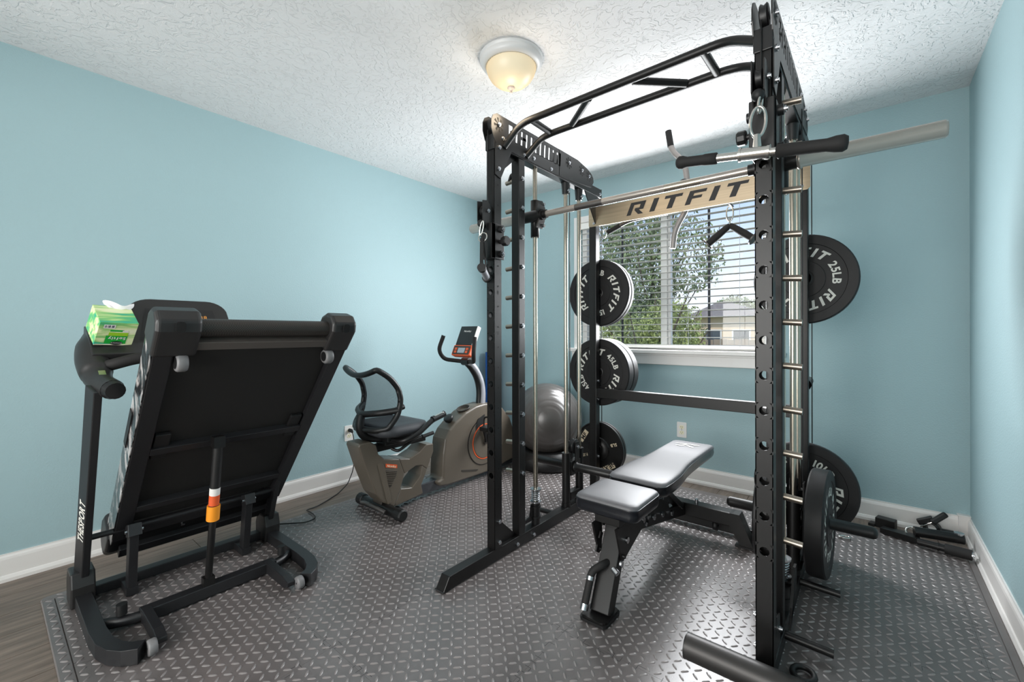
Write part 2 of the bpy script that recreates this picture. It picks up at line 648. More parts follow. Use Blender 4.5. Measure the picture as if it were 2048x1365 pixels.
def arc(mb, text, rad, ang, h, z, font=glyph, gap=0.12, bold=0.03):
    """clockwise text, letter tops outward, in the local XY plane at height z; ang = centre angle (deg)"""
    k = h / (0.72 if font is glyph else 1.0)
    gl = []
    x = 0
    for ch in text:
        g = font(ch, bold)
        gl.append((g, x + g[2] / 2))
        x += g[2] + gap
    x -= gap
    for g, cx in gl:
        a = math.radians(ang) - (cx - x / 2) * k / (rad + h / 2)
        up = V((math.cos(a), math.sin(a), 0))
        rt = V((math.sin(a), -math.cos(a), 0))
        c = up * rad + V((0, 0, z))
        # face winding must look to +Z
        mb.add([c + rt * ((p[0] - g[2] / 2) * k) + up * (p[1] * k) for p in g[0]], g[1])
    return mb

XL, XR, YB, YF, H = -3.03, 0.417, 3.37, -0.9, 2.44

# ------------------------------------------------------------------ room shell
T = 0.14
mb = MB().bx(XL - T, XL, -2.5, YB + T, -0.05, H + 0.05)
struct(mb.build('wall_left', 'wall'))
mb = MB().bx(XR, XR + T, -2.5, YB + T, -0.05, H + 0.05)
struct(mb.build('wall_right', 'wall'))
WX0, WX1, WZ0, WZ1 = -1.985, -0.515, 0.985, 2.09
mb = MB()
mb.bx(XL, WX0, YB, YB + T, -0.05, H + 0.05).bx(WX1, XR, YB, YB + T, -0.05, H + 0.05)
mb.bx(WX0, WX1, YB, YB + T, -0.05, WZ0).bx(WX0, WX1, YB, YB + T, WZ1, H + 0.05)
struct(mb.build('wall_back', 'wall'))
mb = MB().bx(XL, -2.4, YF - T, YF, 0, H).bx(0.2, XR, YF - T, YF, 0, H).bx(-2.4, 0.2, YF - T, YF, 2.2, H)
struct(mb.build('wall_front', 'trim'))  # unseen; white brightens reflections, opening made for the fill lamp
struct(MB().bx(XL - T, XR + T, -2.64, -2.5, -0.05, H + 0.05).build('wall_sun_block', 'wall'))  # added out of view to keep sun out of the front opening
struct(MB().bx(XL - T, XR + T, -2.64, YB + T, H, H + 0.12).build('ceiling', 'ceiling'))
floor = struct(MB().bx(XL - T, XR + T, -2.64, YB + T, -0.12, -0.008).build('floor', 'mat_seam'))
pl = None
pw, plen = 0.184, 1.22
row = 0
x = XL
while x < XR - 0.01:
    x1 = min(x + pw, XR)
    y = -2.5 - (row * 0.43) % plen
    while y < YB:
        y0, y1 = max(y, -2.5), min(y + plen, YB)
        if y1 - y0 > 0.02:
            b = 0.0012
            full = abs(y1 - y0 - plen) < 1e-6 and abs(x1 - x - pw) < 1e-6
            if full and pl:
                o = pl.copy()
                COL.objects.link(o)
            else:
                m2 = MB()
                wx, wy = (x1 - x) / 2 - b, (y1 - y0) / 2 - b
                m2.box((0, 0, -0.004), (wx * 2, wy * 2, 0.008))
                o = m2.build('plank', 'wood')
                if full:
                    pl = o
            o.location = ((x + x1) / 2, (y0 + y1) / 2, 0)
            o.parent = floor
        y += plen
    x += pw
    row += 1

# baseboards with shoe moulding
def baseboard(name, a, b, n):
    """a->b along the wall face, n = inward normal"""
    a, b, n = V(a), V(b), V(n)
    L = (b - a)
    u = L.normalized()
    prof = [(0, 0), (0.024, 0), (0.024, 0.014), (0.018, 0.026), (0.013, 0.029), (0.013, 0.098), (0.011, 0.108), (0.006, 0.116), (0.006, 0.122), (0, 0.122)]
    m2 = MB()
    m = len(prof)
    va = [a + n * p[0] + V((0, 0, p[1])) for p in prof]
    vb = [b + n * p[0] + V((0, 0, p[1])) for p in prof]
    fs = [(i, (i + 1) % m, (i + 1) % m + m, i + m) for i in range(m)] + [tuple(reversed(range(m))), tuple(range(m, 2 * m))]
    m2.add(va + vb, fs)
    return struct(m2.build(name, 'trim'))
baseboard('baseboard_left', (XL, YF, 0), (XL, YB, 0), (1, 0, 0))
baseboard('baseboard_back', (XL, YB, 0), (XR, YB, 0), (0, -1, 0))
baseboard('baseboard_right', (XR, YB, 0), (XR, YF, 0), (-1, 0, 0))
struct(MB().bx(XR - 0.048, XR, YB - 0.03, YB, 0.0, 0.128).bx(XR - 0.052, XR, YB - 0.034, YB, 0.128, 0.134).build('trim_1', 'trim', bevel=0.002))

# ------------------------------------------------------------------ window
cw = 0.05
tr = MB()
tr.bx(WX0 - cw, WX0 + 0.005, YB - 0.016, YB, WZ0 - 0.04, WZ1 + cw).bx(WX1 - 0.005, WX1 + cw, YB - 0.016, YB, WZ0 - 0.04, WZ1 + cw)
tr.bx(WX0 + 0.005, WX1 - 0.005, YB - 0.016, YB, WZ1 - 0.005, WZ1 + cw)
struct(tr.build('trim_2', 'trim', bevel=0.003))
sill = MB().bx(WX0 - 0.09, WX1 + 0.09, YB - 0.045, YB + 0.06, WZ0 - 0.03, WZ0)
sill.bx(WX0 - 0.07, WX1 + 0.07, YB - 0.022, YB, WZ0 - 0.115, WZ0 - 0.03).bx(WX0 - 0.07, WX1 + 0.07, YB - 0.028, YB, WZ0 - 0.045, WZ0 - 0.03)
struct(sill.build('trim_3', 'trim', bevel=0.004))
win = bpy.data.objects.new('window_1', None)
COL.objects.link(win)
win.location = (-1.25, 3.45, 0.985)
ROOTLOC[win.name] = V(win.location)
struct(win)
fr = MB()
fy0, fy1 = 3.415, 3.475
fr.bx(WX0, WX0 + 0.045, fy0, fy1, WZ0, WZ1).bx(WX1 - 0.045, WX1, fy0, fy1, WZ0, WZ1)
fr.bx(WX0, WX1, fy0, fy1, WZ0, WZ0 + 0.04).bx(WX0, WX1, fy0, fy1, WZ1 - 0.04, WZ1)
fr.build('window_frame', 'window_vinyl', win, bevel=0.003)
MB().bx(-1.275, -1.225, fy0 - 0.005, fy1, WZ0 + 0.04, WZ1 - 0.04).bx(-1.225, -1.205, fy0 + 0.02, fy1, WZ0 + 0.04, WZ1 - 0.04).build('mullion', 'window_vinyl', win, bevel=0.002)
MB().bx(WX0 + 0.045, -1.275, 3.455, 3.459, WZ0 + 0.04, WZ1 - 0.04).build('pane', 'glass', win)
MB().bx(-1.205, WX1 - 0.045, 3.440, 3.444, WZ0 + 0.04, WZ1 - 0.04).build('pane', 'glass', win)

bl = thing('window_blind', 'white horizontal slat blind hanging open in the window', 'blind', (-1.25, 3.39, 2.08))
MB().bx(WX0 + 0.01, WX1 - 0.01, 3.365, 3.412, 2.03, 2.085).build('head_rail', 'blind', bl, bevel=0.002)
z = 1.99
sl = None
R0 = Matrix.Rotation(math.radians(-4), 3, 'X')
while z > 1.05:
    if sl is None:
        m2 = MB()
        pr = [(-0.022, -0.001), (-0.011, 0.0012), (0, 0.002), (0.011, 0.0012), (0.022, -0.001), (0.022, 0.0012), (0.011, 0.0034), (0, 0.0042), (-0.011, 0.0034), (-0.022, 0.0012)]
        X0, X1 = WX0 + 0.014, WX1 - 0.014
        va = [V((X0, 3.389, z)) + R0 @ V((0, p[0], p[1])) for p in pr]
        vb = [V((X1, 3.389, z)) + R0 @ V((0, p[0], p[1])) for p in pr]
        n = len(pr)
        m2.add(va + vb, [(i, i + n, (i + 1) % n + n, (i + 1) % n) for i in range(n)] + [tuple(range(n)), tuple(reversed(range(n, 2 * n)))])
        sl = m2.build('slat', 'blind', bl)
        z0 = z
    else:
        clone(sl, bl, (0, 0, z - z0))
    z -= 0.0505
MB().bx(WX0 + 0.014, WX1 - 0.014, 3.37, 3.41, 1.0, 1.025).build('bottom_rail', 'blind', bl, bevel=0.002)
for tx in (-1.60, -0.915):
    MB().bx(tx - 0.009, tx + 0.009, 3.4115, 3.4125, 1.02, 2.03).build('ladder_tape', 'tape', bl)
for tx in (-1.78, -1.05, -0.70):
    MB().cyl((tx, 3.363, 1.01), (tx, 3.363, 2.03), 0.0015, 6).build('lift_cord', 'cord_white', bl)

# ------------------------------------------------------------------ garden
GZ = -0.35
struct(MB().bx(-40, 30, YB + T, 60, GZ - 0.2, GZ).build('ground', 'grass'))
def leafy(n, c, r, size, seed, power=0.5):
    rnd = random.Random(seed)
    m2 = MB()
    for i in range(n):
        while True:
            d = V((rnd.uniform(-1, 1), rnd.uniform(-1, 1), rnd.uniform(-1, 1)))
            if 0.05 < d.length < 1:
                break
        d = d.normalized() * (d.length ** power)
        # clumpy
        cl = 0.82 + 0.18 * math.sin(d.x * 9 + seed) * math.sin(d.z * 8) * math.sin(d.y * 7)
        p = V(c) + V((d.x * r[0], d.y * r[1], d.z * r[2])) * cl
        E_ = Euler((rnd.uniform(0, 6), rnd.uniform(0, 6), rnd.uniform(0, 6))).to_matrix()
        s = size * rnd.uniform(0.6, 1.3)
        m2.add([p + E_ @ V(q) for q in ((-s, 0, 0), (0, -s * 0.45, 0), (s, 0, 0), (0, s * 0.45, 0))], [(0, 1, 2, 3)])
    return m2
def tree(name, label, loc, hgt, blobs, lm, n, size, seed, cat='tree'):
    t = thing(name, label, cat, loc)
    x, y, z = loc
    tk = MB().tube([(x, y, z), (x + 0.05, y, z + hgt * 0.4), (x - 0.03, y, z + hgt * 0.8)], [0.09, 0.06, 0.02], 8)
    for k in range(7):
        a = k * 2.4
        b = z + hgt * (0.25 + 0.07 * k)
        tk.tube([(x, y, b), (x + 0.5 * math.cos(a), y + 0.5 * math.sin(a), b + 0.55), (x + 0.9 * math.cos(a), y + 0.9 * math.sin(a), b + 1.2)], [0.03, 0.018, 0.006], 5)
    tk.build('trunk', 'bark', t)
    lf = MB()
    for i, (c, r, k) in enumerate(blobs):
        lf.merge(leafy(int(n * k), c, r, size, seed + i), Matrix.Identity(4))
    lf.build('foliage', lm, t, kind='stuff')
    return t
tree('garden_tree', 'tall leafy green tree standing outside the window', (-3.25, 8.2, GZ), 4.6,
     [((-3.5, 8.2, 2.5), (0.95, 0.8, 1.9), 1.3), ((-2.75, 8.1, 2.5), (1.0, 0.7, 0.95), 0.35), ((-4.3, 8.3, 3.0), (0.8, 0.7, 1.0), 0.4), ((-3.3, 8.2, 1.0), (1.1, 0.8, 1.0), 1.2)], 'leaf', 8500, 0.036, 3)
tree('garden_shrub', 'low flowering shrub beneath the tree outside', (-2.65, 6.6, GZ), 1.4,
     [((-2.35, 6.6, 0.95), (0.62, 0.4, 0.85), 1), ((-3.2, 6.7, 0.8), (0.8, 0.4, 0.85), 1)], 'leaf2', 4500, 0.028, 11, 'shrub')
tree('far_evergreen', 'dark dense evergreen crown rising behind the beige house', (-6.15, 28.3, GZ), 3.2,
     [((-6.15, 28.3, 2.25), (1.75, 0.7, 1.2), 1)], 'leaf', 2500, 0.11, 31)
hs = thing('neighbour_house', 'beige house with brown hip roof beyond the garden', 'house', (-5.5, 22, GZ))
MB().bx(-6.0, -3.5, 20, 27, GZ, 1.80).build('wall', 'stucco', hs)
rf = MB()
rv = [V(p) for p in ((-6.35, 19.6, 1.78), (-3.2, 19.6, 1.78), (-3.2, 27.4, 1.78), (-6.35, 27.4, 1.78), (-5.6, 22.5, 2.60), (-5.2, 22.5, 2.60))]
rf.add(rv, [(0, 1, 5, 4), (1, 2, 5), (2, 3, 4, 5), (3, 0, 4), (3, 2, 1, 0)])
rf.build('roof', 'roof', hs)
for wx in (-4.1, -5.2):
    f_ = MB().bx(wx - 0.35, wx + 0.35, 19.94, 20.0, 0.5, 1.25).build('window', 'trim', hs)
    MB().bx(wx - 0.29, wx + 0.29, 19.92, 19.95, 0.56, 1.19).build('pane', 'pane_dark', f_)
h2 = thing('far_house', 'grey roofed house far off at the right of the window', 'house', (-2.0, 30, GZ))
MB().bx(-5.4, 2.5, 30, 36, GZ, 1.8).build('wall', 'stucco', h2)
MB().add([V(p) for p in ((-5.8, 29.6, 1.78), (2.9, 29.6, 1.78), (2.9, 36.4, 1.78), (-5.8, 36.4, 1.78), (-4.6, 33, 2.6), (2.9, 33, 2.6))],
         [(0, 1, 5, 4), (2, 3, 4, 5), (1, 2, 5), (3, 0, 4), (3, 2, 1, 0)]).build('roof', 'roof', h2)
fn = thing('garden_fence', 'weathered wooden board fence across the garden', 'fence', (-3, 11, GZ))
bd = None
for k in range(56):
    xx = -8.4 + k * 0.15
    if bd is None:
        bd = MB().bx(xx, xx + 0.138, 11, 11.02, GZ, 0.95).build('board', 'fence', fn)
    else:
        clone(bd, fn, (k * 0.15, 0, 0.01 * ((k * 7) % 3)))
MB().bx(-8.4, 0.0, 11.02, 11.06, 0.6, 0.7).build('rail', 'fence', fn)
MB().bx(-8.4, 0.0, 11.02, 11.06, -0.1, 0.0).build('rail', 'fence', fn)

# ------------------------------------------------------------------ exercise mat (interlocking diamond-plate tiles)
TS, NL = 0.588, 18
PX, PY = -2.64, 0.197
MT = 0.012
mt = thing('exercise_mat', 'grey diamond plate foam floor mat of interlocking tiles', 'mat', (-1.2, 1.7, 0))
def tile_mesh(nx, ny):
    """tile with dovetail edge (proud by a hair), origin at its corner"""
    w_, d_ = nx * TS / NL, ny * TS / NL
    g = 0.0003
    m2 = MB()
    m2.bx(g, w_ - g, g, d_ - g, 0.0004, MT)
    return m2
def tread_mesh(nx, ny):
    m2 = MB()
    p = TS / NL
    for i in range(nx):
        for j in range(ny):
            c = V(((i + 0.5) * p, (j + 0.5) * p, MT - 0.0002))
            a = PI / 4 if (i + j) % 2 == 0 else -PI / 4
            u = V((math.cos(a), math.sin(a), 0))
            v = V((-math.sin(a), math.cos(a), 0))
            L, W, h = 0.0150, 0.0046, 0.0044
            base = [c + u * (L * x) + v * (W * y) for x, y in ((-1, 0), (-0.72, -0.72), (0, -1), (0.72, -0.72), (1, 0), (0.72, 0.72), (0, 1), (-0.72, 0.72))]
            top = [c + u * (L * x) + V((0, 0, h)) for x in (-0.55, 0.55)]
            m2.add(base + top, [(0, 1, 8), (1, 2, 3, 9, 8), (3, 4, 9), (4, 5, 9), (5, 6, 7, 8, 9), (7, 0, 8)], True)
    return m2
tcache = {}
def put_tile(ix, iy, nx=NL, ny=NL):
    loc = V((PX + ix * TS, PY + iy * TS, 0)) - ROOTLOC[mt.name]
    k = (nx, ny)
    if k not in tcache:
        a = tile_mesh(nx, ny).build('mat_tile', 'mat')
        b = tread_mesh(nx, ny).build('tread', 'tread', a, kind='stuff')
        tcache[k] = (a, b)
        a.parent = mt
        a.location = loc
    else:
        a0, b0 = tcache[k]
        a = a0.copy()
        COL.objects.link(a)
        a.parent = mt
        a.location = loc
        b = b0.copy()
        COL.objects.link(b)
        b.parent = a
for ix in range(5):
    for iy in range(5):
        put_tile(ix, iy)
for iy in range(5):
    put_tile(5, iy, 2, NL)
# border strips with rounded corner
x0, x1, y0, y1 = PX, PX + 5 * TS + 2 * TS / NL, PY, PY + 5 * TS
def strip(poly):
    m2 = MB()
    n = len(poly)
    m2.prism(poly, (0, 0, 0.0004), (1, 0, 0), (0, 1, 0), MT - 0.0004)
    return m2.build('mat_border', 'mat', mt, bevel=0.003, seg=1)
bd1 = strip([(x0 - 0.04, y0 - 0.02), (x0 - 0.034, y0 - 0.034), (x0 - 0.02, y0 - 0.04), (x0 - 0.0003, y0 - 0.04), (x0 - 0.0003, y1 + 0.04), (x0 - 0.04, y1 + 0.04)])
bd2 = strip([(x0, y0 - 0.04), (x1, y0 - 0.04), (x1, y0 - 0.0003), (x0, y0 - 0.0003)])
strip([(x1 + 0.0003, y0 - 0.04), (x1 + 0.026, y0 - 0.04), (x1 + 0.026, y1 + 0.06), (x1 + 0.0003, y1 + 0.06)])
strip([(x0, y1 + 0.001), (x1, y1 + 0.001), (x1, y1 + 0.06), (x0, y1 + 0.06)])
for bdr, nx, ny, at in ((bd1, 1, 5 * NL, (x0 - TS / NL - 0.002, y0)), (bd2, 5 * NL, 1, (x0, y0 - TS / NL - 0.002))):
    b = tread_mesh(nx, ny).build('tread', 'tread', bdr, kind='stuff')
    b.location = V((at[0], at[1], 0))
    b.data.transform(Matrix.Translation(ROOTLOC[mt.name]))
    b.data.transform(Matrix.Translation(-ROOTLOC[mt.name]))
# dovetail tooth marks along the seams
sm = MB()
rs = random.Random(21)
def seam(horiz, fixed, lo, hi):
    t_ = lo
    k = 0
    while t_ < hi - 0.03:
        o_ = 0.012 * (1 if k % 2 else -1)
        for (u0, u1, v0, v1) in ((t_, t_ + 0.028, fixed + o_ - 0.0006, fixed + o_ + 0.0006), (t_ + 0.0274, t_ + 0.0286, fixed - 0.012, fixed + 0.012)):
            if rs.random() < 0.55:
                if horiz:
                    sm.bx(u0, u1, v0, v1, MT - 0.0005, MT + 0.0004)
                else:
                    sm.bx(v0, v1, u0, u1, MT - 0.0005, MT + 0.0004)
        t_ += 0.028
        k += 1
for iy in range(1, 5):
    seam(True, PY + iy * TS, x0, x1)
for ix in range(1, 6):
    seam(False, PX + ix * TS, y0, y1)
sm.build('seam', 'mat_seam', mt, kind='stuff')
MZ = MT + 0.0042   # top of the tread

# ------------------------------------------------------------------ ceiling light
lx, ly = -1.33, 1.62
cl = thing('ceiling_light', 'flush dome ceiling light with white rim, lit warm', 'lamp', (lx, ly, H))
MB().lathe([(0.001, 0), (0.152, 0), (0.152, -0.008), (0.146, -0.012), (0.146, -0.016), (0.150, -0.02), (0.138, -0.040), (0.126, -0.046), (0.120, -0.046), (0.12, -0.03)], (lx, ly, H), n=48).build('rim', 'lamp_rim', cl)
gm = MB()
n = 96
prof = [(0.118, -0.044), (0.117, -0.056), (0.110, -0.078), (0.096, -0.102), (0.074, -0.122), (0.048, -0.135), (0.02, -0.141), (0.002, -0.142)]
vs_, fs = [], []
for i, (r, zz) in enumerate(prof):
    for j in range(n):
        rr = r * (1 + (0.020 if j % 2 else -0.020) * (1 if i < 6 else 0.3))
        vs_.append((lx + rr * math.cos(2 * PI * j / n), ly + rr * math.sin(2 * PI * j / n), H + zz))
for i in range(len(prof) - 1):
    for j in range(n):
        fs.append((i * n + j, i * n + (j + 1) % n, (i + 1) * n + (j + 1) % n, (i + 1) * n + j))
gm.add(vs_, fs, True)
gm.build('glass_dome', 'lamp_glass', cl)
MB().lathe([(0.001, -0.138), (0.017, -0.140), (0.019, -0.145), (0.010, -0.153), (0.005, -0.158), (0.005, -0.162), (0.0062, -0.166), (0.004, -0.171), (0.0005, -0.172)], (lx, ly, H), n=20).build('finial', 'lamp_knob', cl)
light('ceiling_lamp_glow', 'POINT', (lx, ly, H - 0.26), 1.6, (1, 0.82, 0.6), 0.05)

# ------------------------------------------------------------------ power rack
XLc, XRc = -1.42, -0.258
XC = (XLc + XRc) / 2
rk = thing('power_rack', 'black cable and smith machine power rack with steel name sign', 'gym machine', (XC, 2.0, 0))
US = 0.050   # upright size
def bolt_mesh():
    m2 = MB().cyl((0, 0, 0), (0.006, 0, 0), 0.0108, 6).cyl((0.006, 0, 0), (0.011, 0, 0), 0.0065, 10)
    return m2
BOLT = None
def bolt(p, dx=1, s=1.0):
    global BOLT
    if BOLT is None:
        BOLT = bolt_mesh().build('bolt', 'zinc')
        o = BOLT
        o.parent = rk
    else:
        o = BOLT.copy()
        COL.objects.link(o)
        o.parent = rk
    o.location = V(p) - ROOTLOC[rk.name]
    o.rotation_euler = (0, 0, 0 if dx == 1 else PI) if dx in (1, -1) else (0, 0, -PI / 2)
    o.scale = (s, s, s)

def holed_face(m2, o, u, v, w_, L, hz, r, seg=12):
    """rectangle w_ x L in (u,v) from o with round holes centred at u=w_/2, v=hz"""
    o, u, v = V(o), V(u), V(v)
    P = lambda a, b: o + u * a + v * b
    hc = w_ / 2
    edges = [0]
    for z in hz:
        edges += [z - hc, z + hc]
    edges.append(L)
    for i in range(0, len(edges) - 1):
        a, b = edges[i], edges[i + 1]
        if i % 2 == 0:
            if b - a > 1e-5:
                m2.add([P(0, a), P(w_, a), P(w_, b), P(0, b)], [(0, 1, 2, 3)])
        else:
            z = (a + b) / 2
            ring, sq = [], []
            for k in range(seg):
                t = 2 * PI * k / seg
                cx, sy = math.cos(t), math.sin(t)
                ring.append(P(hc + r * cx, z + r * sy))
                q = hc / max(abs(cx), abs(sy))
                sq.append(P(hc + q * cx, z + q * sy))
            m2.add(ring + sq, [(k, k + seg, (k + 1) % seg + seg, (k + 1) % seg) for k in range(seg)])

def upright_front(xc, y0, z0, z1):
    m2 = MB()
    h = US / 2
    holes = [0.425 - z0 + 0.1114 * k for k in range(12) if 0.425 + 0.1114 * k < z1 - 0.24]
    t = 0.003
    holed_face(m2, (xc - h, y0, z0), (1, 0, 0), (0, 0, 1), US, z1 - z0, holes, 0.0145)
    holed_face(m2, (xc + h, y0 + t, z0), (-1, 0, 0), (0, 0, 1), US, z1 - z0, holes, 0.0145)
    holed_face(m2, (xc + h, y0 + US, z0), (-1, 0, 0), (0, 0, 1), US, z1 - z0, holes, 0.0145)
    for hz in holes:
        z = z0 + hz
        k = 12
        ra = [V((xc + 0.0145 * math.cos(2 * PI * i / k), y0, z + 0.0145 * math.sin(2 * PI * i / k))) for i in range(k)]
        rb = [p + V((0, t, 0)) for p in ra]
        m2.add(ra + rb, [(i, (i + 1) % k, (i + 1) % k + k, i + k) for i in range(k)])
    for sx in (-1, 1):
        m2.bx(xc + sx * h, xc + sx * (h - t), y0, y0 + US, z0, z1)
    m2.bx(xc - h, xc + h, y0, y0 + US, z1, z1 + 0.002)
    return m2

LET = MB()   # small print on the uprights
for side, xc, inn in (('L', XLc, 1), ('R', XRc, -1)):
    h = US / 2
    xi = xc + inn * h     # inner face
    # base beam with slanted nose
    m2 = MB()
    pr = [(1.24, MZ), (2.72, MZ), (2.72, 0.072), (1.275, 0.072)]
    m2.prism(pr, (xc - 0.026, 0, 0), (0, 1, 0), (0, 0, 1), 0.052)
    m2.build('base_beam', 'steel_black', rk, bevel=0.003)
    MB().prism([(1.237, MZ), (1.2795, MZ), (1.2795, 0.020), (1.239, 0.020)], (xc - 0.028, 0, 0), (0, 1, 0), (0, 0, 1), 0.056).build('foot_cap', 'rubber_dark', rk)
    upright_front(xc, 1.570, 0.072, 2.02).build('front_upright', 'steel_black', rk)
    MB().bx(xc - h, xc + h, 1.760, 1.810, 0.072, 2.02).build('middle_upright', 'steel_black', rk, bevel=0.003)
    MB().bx(xc - h, xc + h, 2.575, 2.625, 0.072, 2.02).build('rear_upright', 'steel_black', rk, bevel=0.003)
    MB().bx(xc - 0.028, xc + 0.028, 1.563, 1.628, 2.006, 2.080).build('upright_sleeve', 'plastic_dark', rk, bevel=0.003)
    # top beam and cut-out pulley plate
    MB().bx(xc - h, xc + h, 1.629, 2.66, 2.023, 2.082).build('top_beam', 'steel_black', rk, bevel=0.003)
    for sx in (-1, 1):
        xo = xc + sx * 0.027 - 0.002
        pf = MB()
        outer = [(1.56, 2.082), (1.545, 2.11), (1.545, 2.14), (1.558, 2.166), (1.585, 2.18), (1.62, 2.182), (1.68, 2.182)]
        # front wheel part and bottom rail / top rail / slot bars
        pf.prism([(1.56, 2.06), (1.545, 2.10), (1.545, 2.14), (1.558, 2.166), (1.585, 2.182), (1.675, 2.182), (1.675, 2.03), (1.585, 2.03)], (xo, 0, 0), (0, 1, 0), (0, 0, 1), 0.004)
        if sx < 0:
            pf.prism([(1.675, 2.03), (1.675, 2.07), (2.135, 2.07), (2.135, 2.03)][::-1], (xo, 0, 0), (0, 1, 0), (0, 0, 1), 0.004)
        else:
          pf.prism([(1.675, 2.03), (1.675, 2.088), (2.135, 2.092), (2.135, 2.03)][::-1], (xo, 0, 0), (0, 1, 0), (0, 0, 1), 0.004)
          pf.prism([(1.675, 2.162), (1.675, 2.182), (2.135, 2.185), (2.135, 2.162)][::-1], (xo, 0, 0), (0, 1, 0), (0, 0, 1), 0.004)
        for k in range(11 if sx > 0 else 0):
            ya = 1.688 + k * 0.0415
            pf.prism([(ya + 0.016, 2.088), (ya + 0.041, 2.088), (ya + 0.041 + 0.006, 2.164), (ya + 0.016 + 0.006, 2.164)], (xo, 0, 0), (0, 1, 0), (0, 0, 1), 0.004)
        for k in ((0, 1) if sx > 0 else ()):
            ya = 1.690 + k * 0.083
            pf.prism([(ya, 2.120), (ya + 0.045, 2.120), (ya + 0.045, 2.134), (ya, 2.134)], (xo, 0, 0), (0, 1, 0), (0, 0, 1), 0.004)
        pf.prism([(2.13, 2.03), (2.51, 2.06), (2.54, 2.10), (2.535, 2.125), (2.515, 2.145), (2.46, 2.165), (2.34, 2.186), (2.13, 2.186)], (xo, 0, 0), (0, 1, 0), (0, 0, 1), 0.004)
        pf.build('pulley_plate', 'steel_plate', rk)
        if sx > 0 or side == 'R':
            fan = MB()
            for wy, wz in ((1.598, 2.130), (2.237, 2.136), (2.388, 2.134), (2.478, 2.122)):
                for k in range(8):
                    a = k * PI / 4 + 0.2
                    xx = xc + sx * 0.0295
                    u = V((0, math.cos(a), math.sin(a)))
                    t_ = V((0, -math.sin(a), math.cos(a)))
                    c = V((xx, wy, wz))
                    q = [c + u * 0.011 + t_ * 0.0022, c + u * 0.011 - t_ * 0.0022, c + u * 0.034 - t_ * 0.0068, c + u * 0.034 + t_ * 0.0068]
                    if sx > 0:
                        q = q[::-1]
                    fan.add(q, [(0, 1, 2, 3)])
                bolt((xc + sx * 0.029, wy, wz), sx)
            fan.build('fan_cutout', 'hole', rk, kind='stuff')
    for wy, wz in ((1.598, 2.130), (2.237, 2.136), (2.478, 2.122)):
        MB().lathe([(0.012, -0.012), (0.036, -0.012), (0.040, -0.009), (0.034, 0), (0.040, 0.009), (0.036, 0.012), (0.012, 0.012)], (xc, wy, wz), (1, 0, 0), 24).build('pulley', 'plastic_dark', rk)
    MB().prism([(1.572, 2.035), (1.572, 1.885), (1.612, 1.872), (1.700, 2.035)][::-1], (xc + h + 0.0005, 0, 0), (0, 1, 0), (0, 0, 1), 0.004).build('corner_plate', 'steel_plate', rk)
    # gussets
    MB().prism([(1.62, 2.023), (1.765, 2.023), (1.62, 1.90)], (xc - 0.003, 0, 0), (0, 1, 0), (0, 0, 1), 0.006).build('gusset', 'steel_black', rk)
    MB().prism([(1.62, 0.072), (1.76, 0.072), (1.62, 0.20)], (xc - 0.003, 0, 0), (0, 1, 0), (0, 0, 1), 0.006).build('gusset', 'steel_black', rk)
    MB().prism([(2.575, 2.023), (2.43, 2.023), (2.575, 1.83)], (xi - inn * 0.004, 0, 0), (0, 1, 0), (0, 0, 1), 0.006 if inn > 0 else 0.006).build('gusset', 'steel_plate', rk)
    for yy, zz in ((1.60, 2.02), (1.595, 1.915)):
        bolt((xc + h + 0.0045, yy, zz), 1)
    for yy, zz in ((1.60, 0.10), (1.60, 0.20)):
        bolt((xi, yy, zz), inn)
    bx0 = xi
    for yy, zz in ((1.63, 2.075), (1.80, 2.048), (1.885, 2.055), (2.05, 2.045), (2.63, 2.045), (1.88, 0.038), (1.74, 0.038), (2.60, 0.038), (2.60, 0.30), (2.60, 0.80), (2.60, 0.68)):
        bolt((xi, yy, zz), inn)
    # peg hooks on the middle upright
    for k in range(11):
        z = 0.39 + 0.153 * k
        xo = xc - inn * h
        MB().cyl((xo, 1.785, z), (xo - inn * 0.055, 1.785, z - 0.004), 0.0115, 14).build('peg', 'peg', rk)
        bolt((xi, 1.785, z), inn, 1.15)
    # small side holes with numbers
    hm = MB()
    for k in range(16):
        z = 0.36 + 0.0985 * k
        xx = xi + inn * 0.0006
        ring = [(xx, 1.595 + 0.0042 * math.cos(2 * PI * i / 10), z + 0.0042 * math.sin(2 * PI * i / 10)) for i in range(10)]
        hm.add(ring if inn > 0 else ring[::-1], [tuple(range(10))])
        if k % 2 == 0:
            straight(LET, str(1 + k), (xx, 1.595, z - 0.04), (0, inn, 0), (0, 0, 1), 0.020, bold=0.01)
    hm.build('adjustment_holes', 'hole', rk, kind='stuff')
    # smith guide rod with spring and stop
    xr = xc
    MB().cyl((xr, 1.933, 0.07), (xr, 1.933, 2.023), 0.0125, 16).build('guide_rod', 'rod', rk)
    sp = MB()
    pts = [(xr + 0.021 * math.cos(t * 0.5), 1.933 + 0.021 * math.sin(t * 0.5), 0.197 + 0.060 * t / 75) for t in range(76)]
    sp.tube(pts, 0.0035, 6)
    sp.cyl((xr, 1.933, 0.257), (xr, 1.933, 0.264), 0.030, 20).cyl((xr, 1.933, 0.19), (xr, 1.933, 0.197), 0.030, 20)
    sp.build('spring', 'zinc', rk)
    MB().cyl((xr, 1.933, 0.072), (xr, 1.933, 0.19), 0.024, 20).cyl((xr, 1.933, 0.105), (xr, 1.933, 0.117), 0.030, 20).cyl((xr, 1.933, 0.165), (xr, 1.933, 0.172), 0.029, 20).build('rod_stop', 'plastic_dark', rk)
